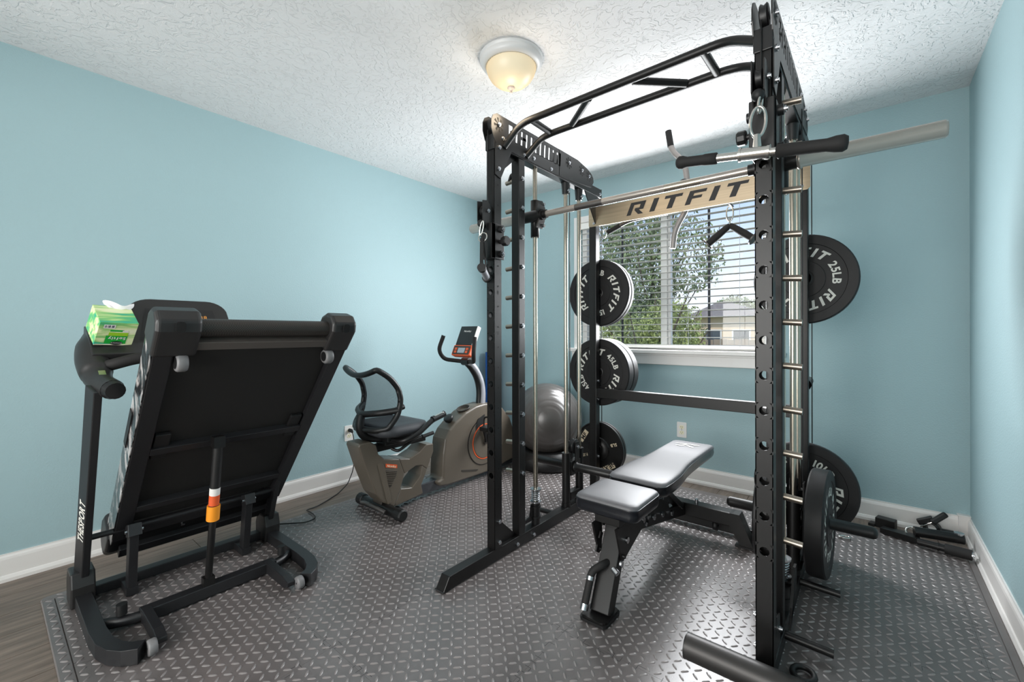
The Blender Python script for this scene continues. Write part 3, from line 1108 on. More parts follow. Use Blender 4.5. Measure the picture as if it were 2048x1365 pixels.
    if side == 'L':
        MB().prism([(1.83, 0.10), (1.925, 0.10), (1.925, 0.175), (1.89, 0.18), (1.88, 0.125), (1.83, 0.118)], (xr - 0.004, 0, 0), (0, 1, 0), (0, 0, 1), 0.008).build('safety_hook', 'steel_black', rk)
    else:
        MB().prism([(1.80, 0.02), (1.835, 0.02), (1.84, 0.08), (1.905, 0.165), (1.925, 0.19), (1.96, 0.19), (1.96, 0.10), (1.90, 0.10)], (xr + 0.035, 0, 0.05), (0, 1, 0), (0, 0, 1), 0.008).prism([(1.90, 0.186), (1.965, 0.186), (1.965, 0.190), (1.90, 0.190)], (xr + 0.0, 0, 0.0), (0, 1, 0), (0, 0, 1), 0.043).build('safety_hook', 'steel_black', rk)
    # weight carriage: two rods, two sleeves, plate pegs
    for yy in (2.245, 2.40):
        MB().cyl((xc, yy, 0.07), (xc, yy, 2.023), 0.0125, 16).build('guide_rod', 'rod', rk)
        MB().cyl((xc, yy, 1.955), (xc, yy, 2.023), 0.020, 16, 0.026).build('rod_socket', 'plastic_dark', rk)
        MB().cyl((xc, yy, 0.085), (xc, yy, 0.392), 0.0245, 20).cyl((xc, yy, 0.387), (xc, yy, 0.394), 0.0262, 20).cyl((xc, yy, 0.072), (xc, yy, 0.095), 0.028, 20).build('carriage_sleeve', 'steel_black', rk, bevel=0.0)
        bolt((xc + inn * 0.02, yy, 1.975), inn)
    MB().bx(xc - 0.022, xc + 0.022, 2.268, 2.378, 0.25, 0.335).bx(xc - 0.02, xc + 0.02, 2.268, 2.378, 0.10, 0.15).build('carriage_bridge', 'steel_black', rk, bevel=0.003)
    MB().lathe([(0.01, -0.014), (0.042, -0.014), (0.046, -0.010), (0.038, 0), (0.046, 0.010), (0.042, 0.014), (0.01, 0.014)], (xc + inn * 0.008, 2.322, 0.42), (1, 0, 0), 24).build('pulley', 'plastic_dark', rk)
    MB().bx(xc - 0.018, xc - 0.012, 2.30, 2.344, 0.33, 0.45).bx(xc + 0.028, xc + 0.034, 2.30, 2.344, 0.33, 0.45).build('pulley_bracket', 'steel_black', rk)
    for zz in (0.42, 0.30):
        bolt((xc + inn * 0.034, 2.322, zz), inn)
    for sx in (-1, 1):
        m2 = MB()
        a, b = xc + sx * 0.022, xc + sx * 0.285
        m2.lathe([(0.036, 0), (0.036, 0.008), (0.0245, 0.012), (0.0245, 0.245), (0.022, 0.254), (0.014, 0.261), (0.001, 0.263)], (a, 2.322, 0.293), (sx, 0, 0), 24)
        m2.build('plate_peg', 'steel_black', rk)
    # cable
    for yy in (1.556, 2.29, 2.70):
        z0_ = {1.556: 1.70 if side == 'L' else 1.87, 2.29: 0.46, 2.70: 0.15}[yy]
        MB().cyl((xc - (0.004 if yy < 2 else -0.03 * (1 if side == 'R' else 0)), yy, z0_), (xc - (0.004 if yy < 2 else -0.03 * (1 if side == 'R' else 0)), yy, 2.10), 0.0028, 6).build('cable', 'cable', rk)
    # rear plate storage horns
    for zz in (0.335, 0.855, 1.39):
        MB().lathe([(0.034, 0), (0.034, 0.006), (0.0235, 0.008), (0.0235, 0.235), (0.019, 0.243), (0.001, 0.245)], (xc, 2.625, zz), (0, 1, 0), 20).build('storage_horn', 'steel_black', rk)
    # band pegs at the base
    for yy in ((1.80, 2.226) if side == 'R' else (2.15,)):
        MB().cyl((xc - inn * 0.026, yy, 0.05), (xc - inn * 0.165, yy, 0.045), 0.0135, 14).build('band_peg', 'steel_black', rk)
LET.build('number_print', 'grey_print', rk, kind='stuff')
# top of the adjustable lifting pegs (bent handle at top)
MB().tube([(XLc - 0.025, 1.785, 1.955), (XLc - 0.045, 1.785, 1.955), (XLc - 0.055, 1.78, 1.92)], 0.010, 10, bend=0.012).build('latch', 'steel_black', rk)

# multi-grip pull-up bars
PT = 0.0165
MB().tube([(XLc + 0.025, 1.64, 2.035), (-1.325, 1.688, 2.150), (-0.385, 1.688, 2.158), (XRc - 0.025, 1.64, 2.085)], PT, 16, bend=0.06).build('pullup_bar', 'steel_black', rk)
MB().tube([(XLc + 0.025, 1.82, 2.045), (-1.325, 1.86, 2.135), (-1.265, 1.862, 2.145), (-0.44, 1.862, 2.150), (-0.375, 1.86, 2.140), (XRc - 0.025, 1.82, 2.085)], PT, 16, bend=0.06).build('pullup_bar', 'steel_black', rk)
for a, b in (((-1.266, 1.700), (-1.265, 1.850)), ((-0.953, 1.700), (-1.13, 1.850)), ((-0.749, 1.700), (-0.583, 1.850)), ((-0.470, 1.680), (-0.466, 1.850))):
    MB().cyl((a[0], a[1], 2.152), (b[0], b[1], 2.148), PT * 0.95, 16).build('grip_bar', 'steel_black', rk)
# rear cross member and steel sign
MB().bx(XLc + 0.025, XRc - 0.025, 2.572, 2.612, 0.69, 0.752).build('cross_member', 'steel_black', rk, bevel=0.003)
MB().bx(XLc + 0.025, XRc - 0.025, 2.58, 2.62, 0.072, 0.01 + MZ).build('cross_member', 'steel_black', rk, bevel=0.003)
sg = MB()
sg.prism([(-1.445, 1.828), (-1.435, 1.820), (-0.235, 1.820), (-0.222, 1.832), (-0.222, 1.935), (-0.232, 1.945), (-1.435, 1.945), (-1.445, 1.935)], (0, 2.575, 0), (1, 0, 0), (0, 0, 1), 0.004)
sgn = sg.build('name_sign', 'brushed', rk)
lt = MB()
straight(lt, 'RITFIT', (-0.848, 2.5700, 1.850), (1, 0, 0), (0, 0, 1), 0.076, font=block, gap=0.33, wid=1.50)
lt.build('lettering', 'dark_print', sgn)
for sx in (-1.405, -0.258):
    bolt((sx, 2.571, 1.84), 2, 0.9)
MB().cyl((-1.375, 2.60, 1.945), (-1.375, 2.60, 1.975), 0.016, 12).build('sign_peg', 'plastic_dark', rk)
MB().cyl((-1.375, 2.60, 1.975), (-1.375, 2.60, 2.0), 0.007, 10).build('sign_peg_tip', 'chrome', rk)
MB().ball((-0.835, 2.60, 1.985), 0.03, 14, 8).cyl((-0.835, 2.6, 1.945), (-0.835, 2.6, 1.985), 0.02, 14).build('sign_knob', 'plastic_dark', rk)

# pulley trolleys on the front uprights
def trolley(xc, zc, inn, knob_side):
    m2 = MB()
    m2.bx(xc - 0.036, xc + 0.036, 1.538, 1.566, zc - 0.085, zc + 0.085)
    m2.bx(xc - 0.036, xc - 0.030, 1.538, 1.63, zc - 0.085, zc + 0.085).bx(xc + 0.030, xc + 0.036, 1.538, 1.63, zc - 0.085, zc + 0.085)
    m2.build('trolley', 'steel_plate', rk, bevel=0.003)
    for dz in (-0.06, 0.06):
        MB().cyl((xc + 0.036, 1.60, zc + dz), (xc + 0.052, 1.60, zc + dz), 0.017, 16).build('trolley_roller', 'plastic_dark', rk)
        MB().cyl((xc - 0.036, 1.60, zc + dz), (xc - 0.052, 1.60, zc + dz), 0.017, 16).build('trolley_roller', 'plastic_dark', rk)
        bolt((xc + 0.052, 1.60, zc + dz), 1)
    kx = xc + knob_side * 0.036
    kk = MB()
    kk.cyl((kx, 1.60, zc), (kx + knob_side * 0.018, 1.60, zc), 0.010, 12)
    for i in range(1):
        prof = [(0.006, 0.018), (0.022, 0.018), (0.024, 0.022), (0.024, 0.042), (0.021, 0.046), (0.001, 0.046)]
        kk.lathe(prof, (kx, 1.60, zc), (knob_side, 0, 0), 10, smooth=False)
    kk.build('knob', 'plastic_dark', rk)
trolley(XLc, 1.56, 1, 1)
trolley(XRc, 1.76, -1, -1)
for xc, zc in ((XLc, 1.70), (XRc, 1.905)):
    for sx in (-1, 1):
        MB().prism([(1.50, zc - 0.05), (1.545, zc - 0.10), (1.566, zc - 0.10), (1.566, zc + 0.02), (1.53, zc + 0.05), (1.50, zc + 0.045)], (xc - 0.004 + sx * 0.017 - 0.002, 0, 0), (0, 1, 0), (0, 0, 1), 0.004).build('pulley_cheek', 'steel_plate', rk)
    MB().lathe([(0.008, -0.010), (0.026, -0.010), (0.029, -0.008), (0.022, 0), (0.029, 0.008), (0.026, 0.010), (0.008, 0.010)], (xc - 0.004, 1.533, zc), (1, 0, 0), 20).build('pulley', 'plastic_dark', rk)
    bolt((xc + 0.017, 1.533, zc), 1, 0.9)
    MB().ball((xc - 0.004, 1.508, zc - 0.062), 0.019, 16, 10).build('cable_stopper', 'rubber_dark', rk)
# hole strip on right trolley, base pulley of right side
st = MB().bx(XRc + 0.036, XRc + 0.041, 1.64, 1.675, 1.70, 1.83)
st.build('selector_strip', 'steel_plate', rk, bevel=0.004)
for k in range(4):
    MB().cyl((XRc + 0.041, 1.658, 1.718 + 0.03 * k), (XRc + 0.0415, 1.658, 1.718 + 0.03 * k), 0.008, 12).build('selector_hole', 'caster', rk)
MB().lathe([(0.008, -0.011), (0.040, -0.011), (0.043, -0.008), (0.036, 0), (0.043, 0.008), (0.040, 0.011), (0.008, 0.011)], (XRc + 0.005, 1.68, 0.135), (1, 0, 0), 24).build('pulley', 'plastic_dark', rk)
for sx in (-1, 1):
    MB().prism([(1.62, 0.072), (1.72, 0.072), (1.71, 0.17), (1.65, 0.185)], (XRc + 0.003 + sx * 0.016, 0, 0), (0, 1, 0), (0, 0, 1), 0.004).build('pulley_cheek', 'steel_plate', rk)
bolt((XRc + 0.024, 1.68, 0.135), 1)

# ------------------------------------------------------------------ smith barbell
sb = thing('smith_barbell', 'long chrome barbell running across the rack on sliders', 'barbell', (XC, 1.90, 1.75))
SY, SZ = 1.895, 1.748
MB().cyl((XLc + 0.06, SY, SZ), (XRc - 0.06, SY, SZ), 0.0165, 20).build('shaft', 'sleeve', sb)
for kx, kl, km in ((XC - 0.225, 0.075, 'grey_tube'), (XC + 0.225, 0.075, 'rod')):
    MB().cyl((kx - kl, SY, SZ), (kx + kl, SY, SZ), 0.0168, 20).build('knurled_grip', km, sb)
for s_, xc in ((-1, XLc), (1, XRc)):
    m2 = MB().lathe([(0.030, 0.0), (0.033, 0.004), (0.033, 0.012), (0.0275, 0.016), (0.0275, 0.385), (0.024, 0.392), (0.001, 0.392)], (xc + s_ * 0.055, SY, SZ), (s_, 0, 0), 28)
    m2.build('sleeve', 'sleeve', sb)
    MB().cyl((xc - s_ * 0.085, SY, SZ), (xc + s_ * 0.055, SY, SZ), 0.030, 24).cyl((xc - s_ * 0.105, SY, SZ), (xc - s_ * 0.085, SY, SZ), 0.022, 24).build('bearing', 'steel_black', sb)
    MB().lathe([(0.0145, -0.10), (0.024, -0.10), (0.024, 0.10), (0.0145, 0.10)], (xc, 1.933, SZ - 0.005), (0, 0, 1), 24, closed=True).build('slider', 'steel_black', sb)
    MB().prism([(-0.048, -0.075), (0.01, -0.075), (0.03, -0.03), (0.035, 0.04), (0.01, 0.075), (-0.03, 0.07), (-0.045, 0.02), (-0.02, -0.02)], (xc - s_ * 0.068 - 0.004, SY + 0.0, SZ), (0, 1, 0), (0, 0, 1), 0.008).build('hook_plate', 'steel_plate', sb, bevel=0.002)
    for dy, dz in ((0.015, 0.058), (0.012, -0.058)):
        MB().cyl((xc - s_ * 0.072, SY + dy, SZ + dz), (xc - s_ * 0.082, SY + dy, SZ + dz), 0.008, 8).build('bolt', 'zinc', sb)

# ------------------------------------------------------------------ weight plates
def bumper(r, t, weight, rot):
    """local +Z = face, origin at back centre"""
    hole = 0.0262
    p = [(hole, 0), (r - 0.006, 0), (r, 0.006), (r, t - 0.006), (r - 0.006, t), (r * 0.80, t), (r * 0.79, t - 0.003), (r * 0.77, t - 0.003), (r * 0.41, t - 0.003), (r * 0.40, t), (0.045, t), (0.044, t - 0.002), (hole, t - 0.002)]
    body = MB().lathe(p, n=64, closed=True)
    for i in range(len(body.s)):
        body.s[i] = True
    txt = []
    rr = r * 0.50
    for k in (0, 180):
        txt.append(arc(MB(), weight, rr * 1.06, 90 + k + rot, r * 0.155, t - 0.0024))
        txt.append(arc(MB(), 'RITFIT', rr * 1.02, 0 + k + rot, r * 0.195, t - 0.0024, font=block, gap=0.30))
    hub = MB().lathe([(hole, t + 0.0005), (0.036, t + 0.0005), (0.038, t - 0.001)], n=32)
    return body, txt, hub
def flatten(o):
    for q in o.data.polygons:
        pass
    o.data.set_sharp_from_angle(angle=math.radians(35))
def plate(name, label, loc, rot, r, t, weight, txrot, group='rubber weight plates on the rack', iron=False):
    th = thing(name, label, 'weight plate', (0, 0, 0), group)
    b, x, h = bumper(r, t, weight, txrot)
    flatten(b.build('disc', 'rubber', th))
    for q in x:
        q.build('lettering', 'white_print', th)
    h.build('hub_ring', 'steel_black', th)
    th.location = loc
    th.rotation_euler = rot
    return th
FR = (PI / 2, 0, 0)      # face to -Y
def back_to(y, t):       # origin (back) such that face at y
    return y + t
PR = 0.226
plate('weight_plate', 'front black 15LB rubber plate on the upper left rear horn', (XLc, 2.645 + 0.038, 1.39 - 0.0027), FR, PR, 0.038, '15LB', 0)
plate('weight_plate', 'second rubber plate hung behind the 15LB plate on the upper left horn', (XLc, 2.685 + 0.038, 1.39 - 0.0027), FR, PR, 0.038, '15LB', 20)
plate('weight_plate', 'front thick 45LB rubber plate on the middle left rear horn', (XLc, 2.645 + 0.074, 0.855 - 0.0027), FR, PR, 0.074, '45LB', -55)
plate('weight_plate', 'thick rubber plate hung behind the 45LB plate on the middle left horn', (XLc, 2.721 + 0.074, 0.855 - 0.0027), FR, PR, 0.074, '45LB', 10)
plate('weight_plate', '25LB rubber plate hanging high on the right rear of the rack', (XRc, 2.645 + 0.055, 1.39 - 0.0027), FR, PR, 0.055, '25LB', -80)
plate('weight_plate', '10LB rubber plate hanging low on the right rear of the rack', (XRc, 2.645 + 0.032, 0.335 - 0.0027), FR, PR, 0.032, '10LB', -38)
plate('weight_plate', 'upright rubber plate on the outer peg of the right weight carriage', (XRc + 0.058, 2.325, 0.293 - 0.0027), (PI / 2, 0.5, PI / 2 - 0.05), PR, 0.068, '45LB', 20)
plate('weight_plate', 'rubber plate on the inner peg behind the right front upright', (XRc - 0.062, 2.322, 0.293 - 0.0027), (PI / 2, 0.3, -PI / 2), PR, 0.073, '45LB', 0)
def iron_plate(label, loc):
    th = thing('weight_plate', label, 'weight plate', group='iron weight plates on the low left horn')
    r, t, hole = 0.182, 0.022, 0.0262
    p = [(hole, 0), (r - 0.003, 0), (r, 0.003), (r, t - 0.003), (r - 0.003, t), (r - 0.010, t), (r - 0.014, t - 0.007), (0.080, t - 0.007), (0.074, t + 0.001), (0.050, t + 0.002), (0.046, t + 0.004), (hole, t + 0.004)]
    flatten(MB().lathe(p, n=64, closed=True).build('disc', 'iron', th))
    z = t - 0.0066
    def patch(ang, rad, wd, h):
        bx_ = MB()
        a = math.radians(ang)
        up = V((math.cos(a), math.sin(a), 0))
        rt = V((math.sin(a), -math.cos(a), 0))
        c = up * rad + V((0, 0, z))
        bx_.add([c + rt * (-wd / 2), c + rt * (wd / 2), c + rt * (wd / 2) + up * h, c + rt * (-wd / 2) + up * h], [(0, 1, 2, 3)])
        bx_.build('print_patch', 'beige', th)
    patch(-60, 0.118, 0.112, 0.034)
    patch(148, 0.118, 0.090, 0.034)
    dk = MB()
    arc(dk, 'NEXO', 0.121, -60, 0.028, z + 0.0005, bold=0.04)
    dk.build('lettering', 'dark_print', th)
    dk = MB()
    arc(dk, 'MF', 0.121, 148, 0.028, z + 0.0005, bold=0.04)
    dk.build('lettering', 'dark_print', th)
    def tilt(txt, ang, rad, rotd, h):
        lt_ = MB()
        a, q = math.radians(ang), math.radians(rotd)
        straight(lt_, txt, V((math.cos(a) * rad, math.sin(a) * rad, z)), (math.cos(q), math.sin(q), 0), (-math.sin(q), math.cos(q), 0), h, bold=0.03)
        lt_.build('lettering', 'beige', th)
    tilt('5LB', 25, 0.118, 200, 0.020)
    tilt('F.15', 205, 0.118, 200, 0.018)
    th.location = loc
    th.rotation_euler = FR
    return th
iron_plate('front black 5LB iron plate with beige print on the low left horn', (XLc, 2.645 + 0.026, 0.335 - 0.0027))
iron_plate('second iron plate behind the beige printed 5LB plate', (XLc, 2.674 + 0.024, 0.335 - 0.0027))

# ------------------------------------------------------------------ cable attachments
sh = thing('stirrup_handle', 'black strap stirrup handle hanging from the left front pulley', 'handle', (XLc + 0.01, 1.50, 1.62))
cx, cy = XLc + 0.012, 1.50
def oval(c, u, v, a, b, n=20):
    c, u, v = V(c), V(u), V(v)
    return [c + u * (a * math.cos(2 * PI * i / n)) + v * (b * math.sin(2 * PI * i / n)) for i in range(n + 1)]
MB().tube(oval((cx - 0.006, cy, 1.612), (0.5, 0.5, 0), (0.25, 0, 1), 0.010, 0.034), 0.0035, 8).build('carabiner', 'chrome', sh)
MB().tube(oval((cx + 0.012, cy - 0.012, 1.565), (1, 0.2, 0), (0, 0.2, 1), 0.022, 0.022), 0.0028, 8).build('d_ring', 'chrome', sh)
m2 = MB()
m2.beam((cx + 0.012, cy - 0.018, 1.565), (cx + 0.045, cy - 0.055, 1.415), 0.030, 0.003, up=(0.3, 1, 0))
m2.beam((cx + 0.006, cy - 0.004, 1.565), (cx - 0.005, cy + 0.035, 1.40), 0.030, 0.003, up=(1, 0.6, 0))
m2.build('strap', 'strap', sh)
MB().cyl((cx - 0.012, cy + 0.040, 1.385), (cx + 0.055, cy - 0.062, 1.410), 0.017, 18).build('grip', 'bike_silver', sh)
MB().cyl((cx - 0.020, cy + 0.052, 1.382), (cx - 0.010, cy + 0.037, 1.386), 0.022, 18).cyl((cx + 0.053, cy - 0.059, 1.409), (cx + 0.064, cy - 0.076, 1.413), 0.020, 18).build('grip_end', 'rubber_dark', sh)

th = thing('straight_bar_handle', 'short straight cable bar with black grips hanging from right pulley', 'handle', (XRc, 1.49, 1.68))
A, B = V((-0.503, 1.49, 1.690)), V((-0.042, 1.49, 1.632))
ax = (B - A).normalized()
L_ = (B - A).length
MB().cyl(A + ax * 0.09, B - ax * 0.15, 0.0128, 18).build('bar', 'chrome', th)
MB().lathe([(0.001, 0), (0.014, 0.002), (0.021, 0.010), (0.021, 0.022), (0.0165, 0.036), (0.0165, 0.085), (0.018, 0.092), (0.018, 0.128), (0.013, 0.130)], A, ax, 20).build('grip', 'foam_grip', th)
MB().lathe([(0.001, 0), (0.017, 0.002), (0.023, 0.012), (0.022, 0.030), (0.0175, 0.050), (0.019, 0.170), (0.013, 0.172)], B, -ax, 20).build('grip', 'foam_grip', th)
Cc = V((-0.262, 1.49, 1.661))
MB().cyl(Cc - ax * 0.045, Cc + ax * 0.035, 0.019, 20).cyl(Cc - ax * 0.050, Cc - ax * 0.043, 0.021, 20).cyl(Cc + ax * 0.027, Cc + ax * 0.034, 0.021, 20).cyl(Cc, Cc + V((0, 0, 0.055)), 0.014, 14, 0.009).build('swivel_hub', 'chrome', th)
MB().tube(oval(Cc + V((0.002, 0.005, 0.095)), (1, 0.2, 0), (0.05, 0, 1), 0.020, 0.046, 26), 0.0048, 10).build('carabiner', 'chrome', th)
MB().tube(oval(Cc + V((0.006, 0.016, 0.155)), (0.3, 1, 0), (0.12, 0, 1), 0.009, 0.030, 20), 0.0042, 10).build('chain_link', 'chrome', th)

vb = thing('v_bar_handle', 'v shaped press down handle hanging by a carabiner before the window', 'handle', (-0.60, 2.66, 1.75))
vy = 2.70
MB().tube(oval((-0.612, vy, 1.795), (1, 0, 0), (0, 0, 1), 0.018, 0.044), 0.004, 8).build('carabiner', 'chrome', vb)
MB().cyl((-0.612, vy, 1.765), (-0.612, vy, 1.725), 0.006, 10).build('eye', 'chrome', vb)
for ex, ez in ((-0.735, 1.628), (-0.485, 1.628)):
    a, b = V((-0.612, vy, 1.728)), V((ex, vy - 0.01, ez))
    d = (b - a).normalized()
    MB().tube([a, a + d * 0.02, a + (b - a) * 0.6, b - d * 0.012], [0.014, 0.018, 0.0215, 0.019], 14).build('grip', 'foam_grip', vb)
    MB().cyl(b - d * 0.012, b - d * 0.004, 0.036, 18).build('end_flange', 'grey_tube', vb)
MB().cyl((-0.60, 2.625, 1.835), (-0.60, 2.715, 1.835), 0.006, 10).build('hang_pin', 'steel_black', rk)

lb = thing('lat_bar', 'bent grey lat bar standing up behind the steel name sign', 'handle', (-0.87, 2.66, 1.9))
MB().tube([(-0.940, 2.645, 2.335), (-0.922, 2.645, 2.215), (-0.845, 2.645, 2.13), (-0.828, 2.645, 2.00), (-0.828, 2.645, 1.86), (-0.905, 2.645, 1.73), (-0.915, 2.645, 1.625)], 0.0165, 14, bend=0.05).build('bar', 'pale_tube', lb)
MB().cyl((-0.941, 2.645, 2.34), (-0.926, 2.645, 2.242), 0.0185, 14).build('grip', 'foam_grip', lb)
cb = thing('curl_bar', 'short dark bar end poking out below the left of the sign', 'handle', (-1.25, 2.66, 1.82))
MB().tube([(-1.350, 2.66, 1.790), (-1.20, 2.66, 1.845), (-1.08, 2.66, 1.85), (-0.95, 2.66, 1.85)], 0.0135, 14, bend=0.05).build('bar', 'grey_tube', cb)
MB().cyl((-1.351, 2.66, 1.7895), (-1.262, 2.66, 1.822), 0.0165, 14).build('grip', 'foam_grip', cb)
MB().tube(oval((-1.375, 2.66, 1.785), (1, 0, 0), (0, 0, 1), 0.012, 0.03), 0.003, 8).build('carabiner', 'chrome', cb)

# ------------------------------------------------------------------ bench
bn = thing('weight_bench', 'adjustable bench with glossy pads greyed by painted glare inside the rack', 'bench', (-0.825, 2.0, 0))
def rounded(w_, d_, r, n=6, waist=None):
    p = []
    for cx_, cy_, a0 in ((w_ / 2 - r, -d_ / 2 + r, -90), (w_ / 2 - r, d_ / 2 - r, 0), (-w_ / 2 + r, d_ / 2 - r, 90), (-w_ / 2 + r, -d_ / 2 + r, 180)):
        for k in range(n + 1):
            a = math.radians(a0 + 90 * k / n)
            p.append((cx_ + r * math.cos(a), cy_ + r * math.sin(a)))
    return p
def pad(outline, c, zt, th_, name):
    """upholstered pad: pillow top, side band, base board"""
    m2 = MB()
    n = len(outline)
    cx_, cy_ = c
    rings = []
    for s, z in ((1.0, zt - 0.014), (0.985, zt - 0.005), (0.94, zt), (0.80, zt + 0.003), (0.4, zt + 0.005)):
        rings.append([V((cx_ + (x * s), cy_ + (y * s), z)) for x, y in outline])
    vs_ = sum(rings, [])
    fs = []
    for i in range(len(rings) - 1):
        for j in range(n):
            fs.append((i * n + j, i * n + (j + 1) % n, (i + 1) * n + (j + 1) % n, (i + 1) * n + j))
    fs.append(tuple(range((len(rings) - 1) * n, len(rings) * n)))
    m2.add(vs_, fs, True)
    p = m2.build(name, 'vinyl', bn)
    sd = MB()
    rings = []
    for s, z in ((1.0, zt - 0.014), (1.012, zt - 0.017), (1.0, zt - 0.020), (1.012, zt - 0.04), (1.0, zt - th_ + 0.01), (0.99, zt - th_ + 0.006), (0.97, zt - th_)):
        rings.append([V((cx_ + (x * s), cy_ + (y * s), z)) for x, y in outline])
    vs_ = sum(rings, [])
    fs = []
    for i in range(len(rings) - 1):
        for j in range(n):
            fs.append((i * n + j, i * n + (j + 1) % n, (i + 1) * n + (j + 1) % n, (i + 1) * n + j)[::-1])
    fs.append(tuple(range((len(rings) - 1) * n, len(rings) * n))[::-1])
    sd.add(vs_, fs, True)
    sd.build('side_band', 'vinyl_side', p)
    pp = MB().tube([V((cx_ + x * 1.004, cy_ + y * 1.004, zt - 0.015)) for x, y in outline + outline[:1]], 0.0025, 6)
    pp.build('piping', 'vinyl_side', p)
    return p
pad(rounded(0.272, 0.262, 0.035), (-0.822, 1.703), 0.448, 0.062, 'seat_pad')
bo = []
for t_, wd in ((0, 0.105), (0.008, 0.122), (0.03, 0.136), (0.10, 0.140), (0.20, 0.139), (0.28, 0.132), (0.36, 0.122), (0.46, 0.1175), (0.6, 0.117), (0.78, 0.118), (0.85, 0.117), (0.875, 0.108), (0.885, 0.09)):
    bo.append((wd, t_ - 0.44))
outline = bo + [(-a, b) for a, b in reversed(bo)]
bp_ = pad(outline, (-0.828, 1.885 + 0.44), 0.452, 0.062, 'back_pad')
lg = MB()
zz = 0.4582
lg.flat([(-0.05, -0.03), (0.0, 0.02), (0.055, -0.03), (0.03, -0.028), (0.018, -0.012), (0.0, 0.004), (-0.012, -0.028)], (-0.835, 2.62, zz), (1, 0, 0), (0, 1, 0))
lg.flat([(-0.07, 0.012), (-0.02, 0.03), (0.07, 0.03), (0.045, 0.012), (0.01, 0.022), (-0.03, 0.012)], (-0.835, 2.63, zz), (1, 0, 0), (0, 1, 0))
lg.build('emblem', 'white_print', bp_)
# main frame
MB().beam((-0.806, 1.528, 0.03), (-0.818, 1.700, 0.335), 0.055, 0.078, up=(1, 0, 0)).build('front_leg', 'steel_black', bn, bevel=0.003)
MB().prism([(x, y) for x, y in rounded(0.115, 0.135, 0.02, 3)], (-0.813, 1.528, MZ), (1, 0, 0), (0, 1, 0), 0.010).build('foot_plate', 'rubber_dark', bn)
MB().prism([(x, y) for x, y in rounded(0.105, 0.125, 0.02, 3)], (-0.813, 1.528, MZ + 0.010), (1, 0, 0), (0, 1, 0), 0.008).build('foot_plate', 'steel_black', bn)
MB().tube([(-0.815, 1.60, 0.195), (-0.822, 1.552, 0.198), (-0.852, 1.535, 0.175), (-0.852, 1.470, 0.052)], 0.0145, 12, bend=0.03).build('carry_handle', 'foam_grip', bn)
hd = V((0, -0.065, -0.123)).normalized()
for q in (0.155, 0.30):
    c = V((-0.852, 1.535, 0.175)) + V((0, -0.065, -0.123)) * (0.14 if q == 0.155 else 0.84)
    MB().cyl(c, c + hd * (0.014 if q == 0.155 else 0.022), 0.0162, 14).build('handle_band', 'zinc', bn)
MB().bx(-0.875, -0.765, 1.60, 1.80, 0.345, 0.386).build('seat_bracket', 'steel_black', bn, bevel=0.003)
for sx in (-0.872, -0.770):
    MB().prism([(1.575, 0.345), (1.655, 0.345), (1.648, 0.21), (1.625, 0.205)], (sx - 0.004, 0, 0), (0, 1, 0), (0, 0, 1), 0.008).build('seat_link', 'steel_black', bn)
MB().cyl((-0.885, 1.632, 0.222), (-0.755, 1.632, 0.222), 0.008, 12).build('seat_pin', 'steel_black', bn)
tt = MB()
for k in range(4):
    c = V((-0.862, 1.60 + 0.028 * k, 0.235 + 0.045 * k))
    tt.box(c, (0.006, 0.024, 0.026), Matrix.Rotation(math.radians(-30), 3, 'X'))
tt.build('seat_ratchet', 'steel_black', bn)
# spine under the seat, going back to the T foot
MB().prism([(1.66, 0.335), (1.80, 0.335), (1.83, 0.25), (2.46, 0.115), (2.46, 0.155), (2.40, 0.185), (1.95, 0.285), (1.90, 0.30), (1.88, 0.385), (1.70, 0.385)][::-1], (-0.787, 0, 0), (0, 1, 0), (0, 0, 1), -0.008).build('spine', 'steel_black', bn)
MB().prism([(1.66, 0.335), (1.80, 0.335), (1.83, 0.25), (2.46, 0.115), (2.46, 0.155), (2.40, 0.185), (1.95, 0.285), (1.90, 0.30), (1.88, 0.385), (1.70, 0.385)][::-1], (-0.862, 0, 0), (0, 1, 0), (0, 0, 1), -0.008).build('spine', 'steel_black', bn)
MB().beam((-0.828, 1.68, 0.30), (-0.828, 2.46, 0.14), 0.05, 0.05).build('spine_tube', 'steel_black', bn, bevel=0.003)
MB().prism([(1.72, 0.33), (1.60, 0.17), (1.63, 0.16), (1.86, 0.245), (1.86, 0.30)], (-0.784, 0, 0), (0, 1, 0), (0, 0, 1), -0.006).build('gusset', 'steel_black', bn)
ar = MB()
for k in range(9):
    a = math.radians(62 + 11 * k)
    c = V((-0.779, 2.03 + 0.155 * math.cos(a), 0.18 + 0.155 * math.sin(a)))
    ar.box(c, (0.008, 0.014, 0.020), Matrix.Rotation(a - PI / 2, 3, 'X'))
ar.build('angle_ladder', 'zinc', bn)
MB().prism([(1.93, 0.25), (2.22, 0.19), (2.17, 0.30), (2.06, 0.335), (1.95, 0.31)], (-0.781, 0, 0), (0, 1, 0), (0, 0, 1), -0.005).build('ladder_plate', 'steel_plate', bn)
MB().beam((-0.80, 2.10, 0.37), (-0.80, 2.40, 0.18), 0.03, 0.05, up=(1, 0, 0)).build('back_support', 'steel_black', bn, bevel=0.003)
MB().bx(-0.885, -0.770, 1.95, 2.55, 0.362, 0.391).build('back_frame', 'steel_black', bn, bevel=0.003)
BB = BOLT
for p in ((-0.778, 1.86, 0.29), (-0.778, 1.98, 0.262), (-0.778, 2.09, 0.24), (-0.778, 2.22, 0.205), (-0.766, 1.665, 0.275), (-0.766, 1.612, 0.20)):
    MB().cyl(p, V(p) + V((0.008, 0, 0)), 0.013, 10).build('bolt', 'zinc', bn)
MB().cyl((-0.785, 1.585, 0.185), (-0.762, 1.578, 0.175), 0.012, 10).build('pop_pin', 'zinc', bn)
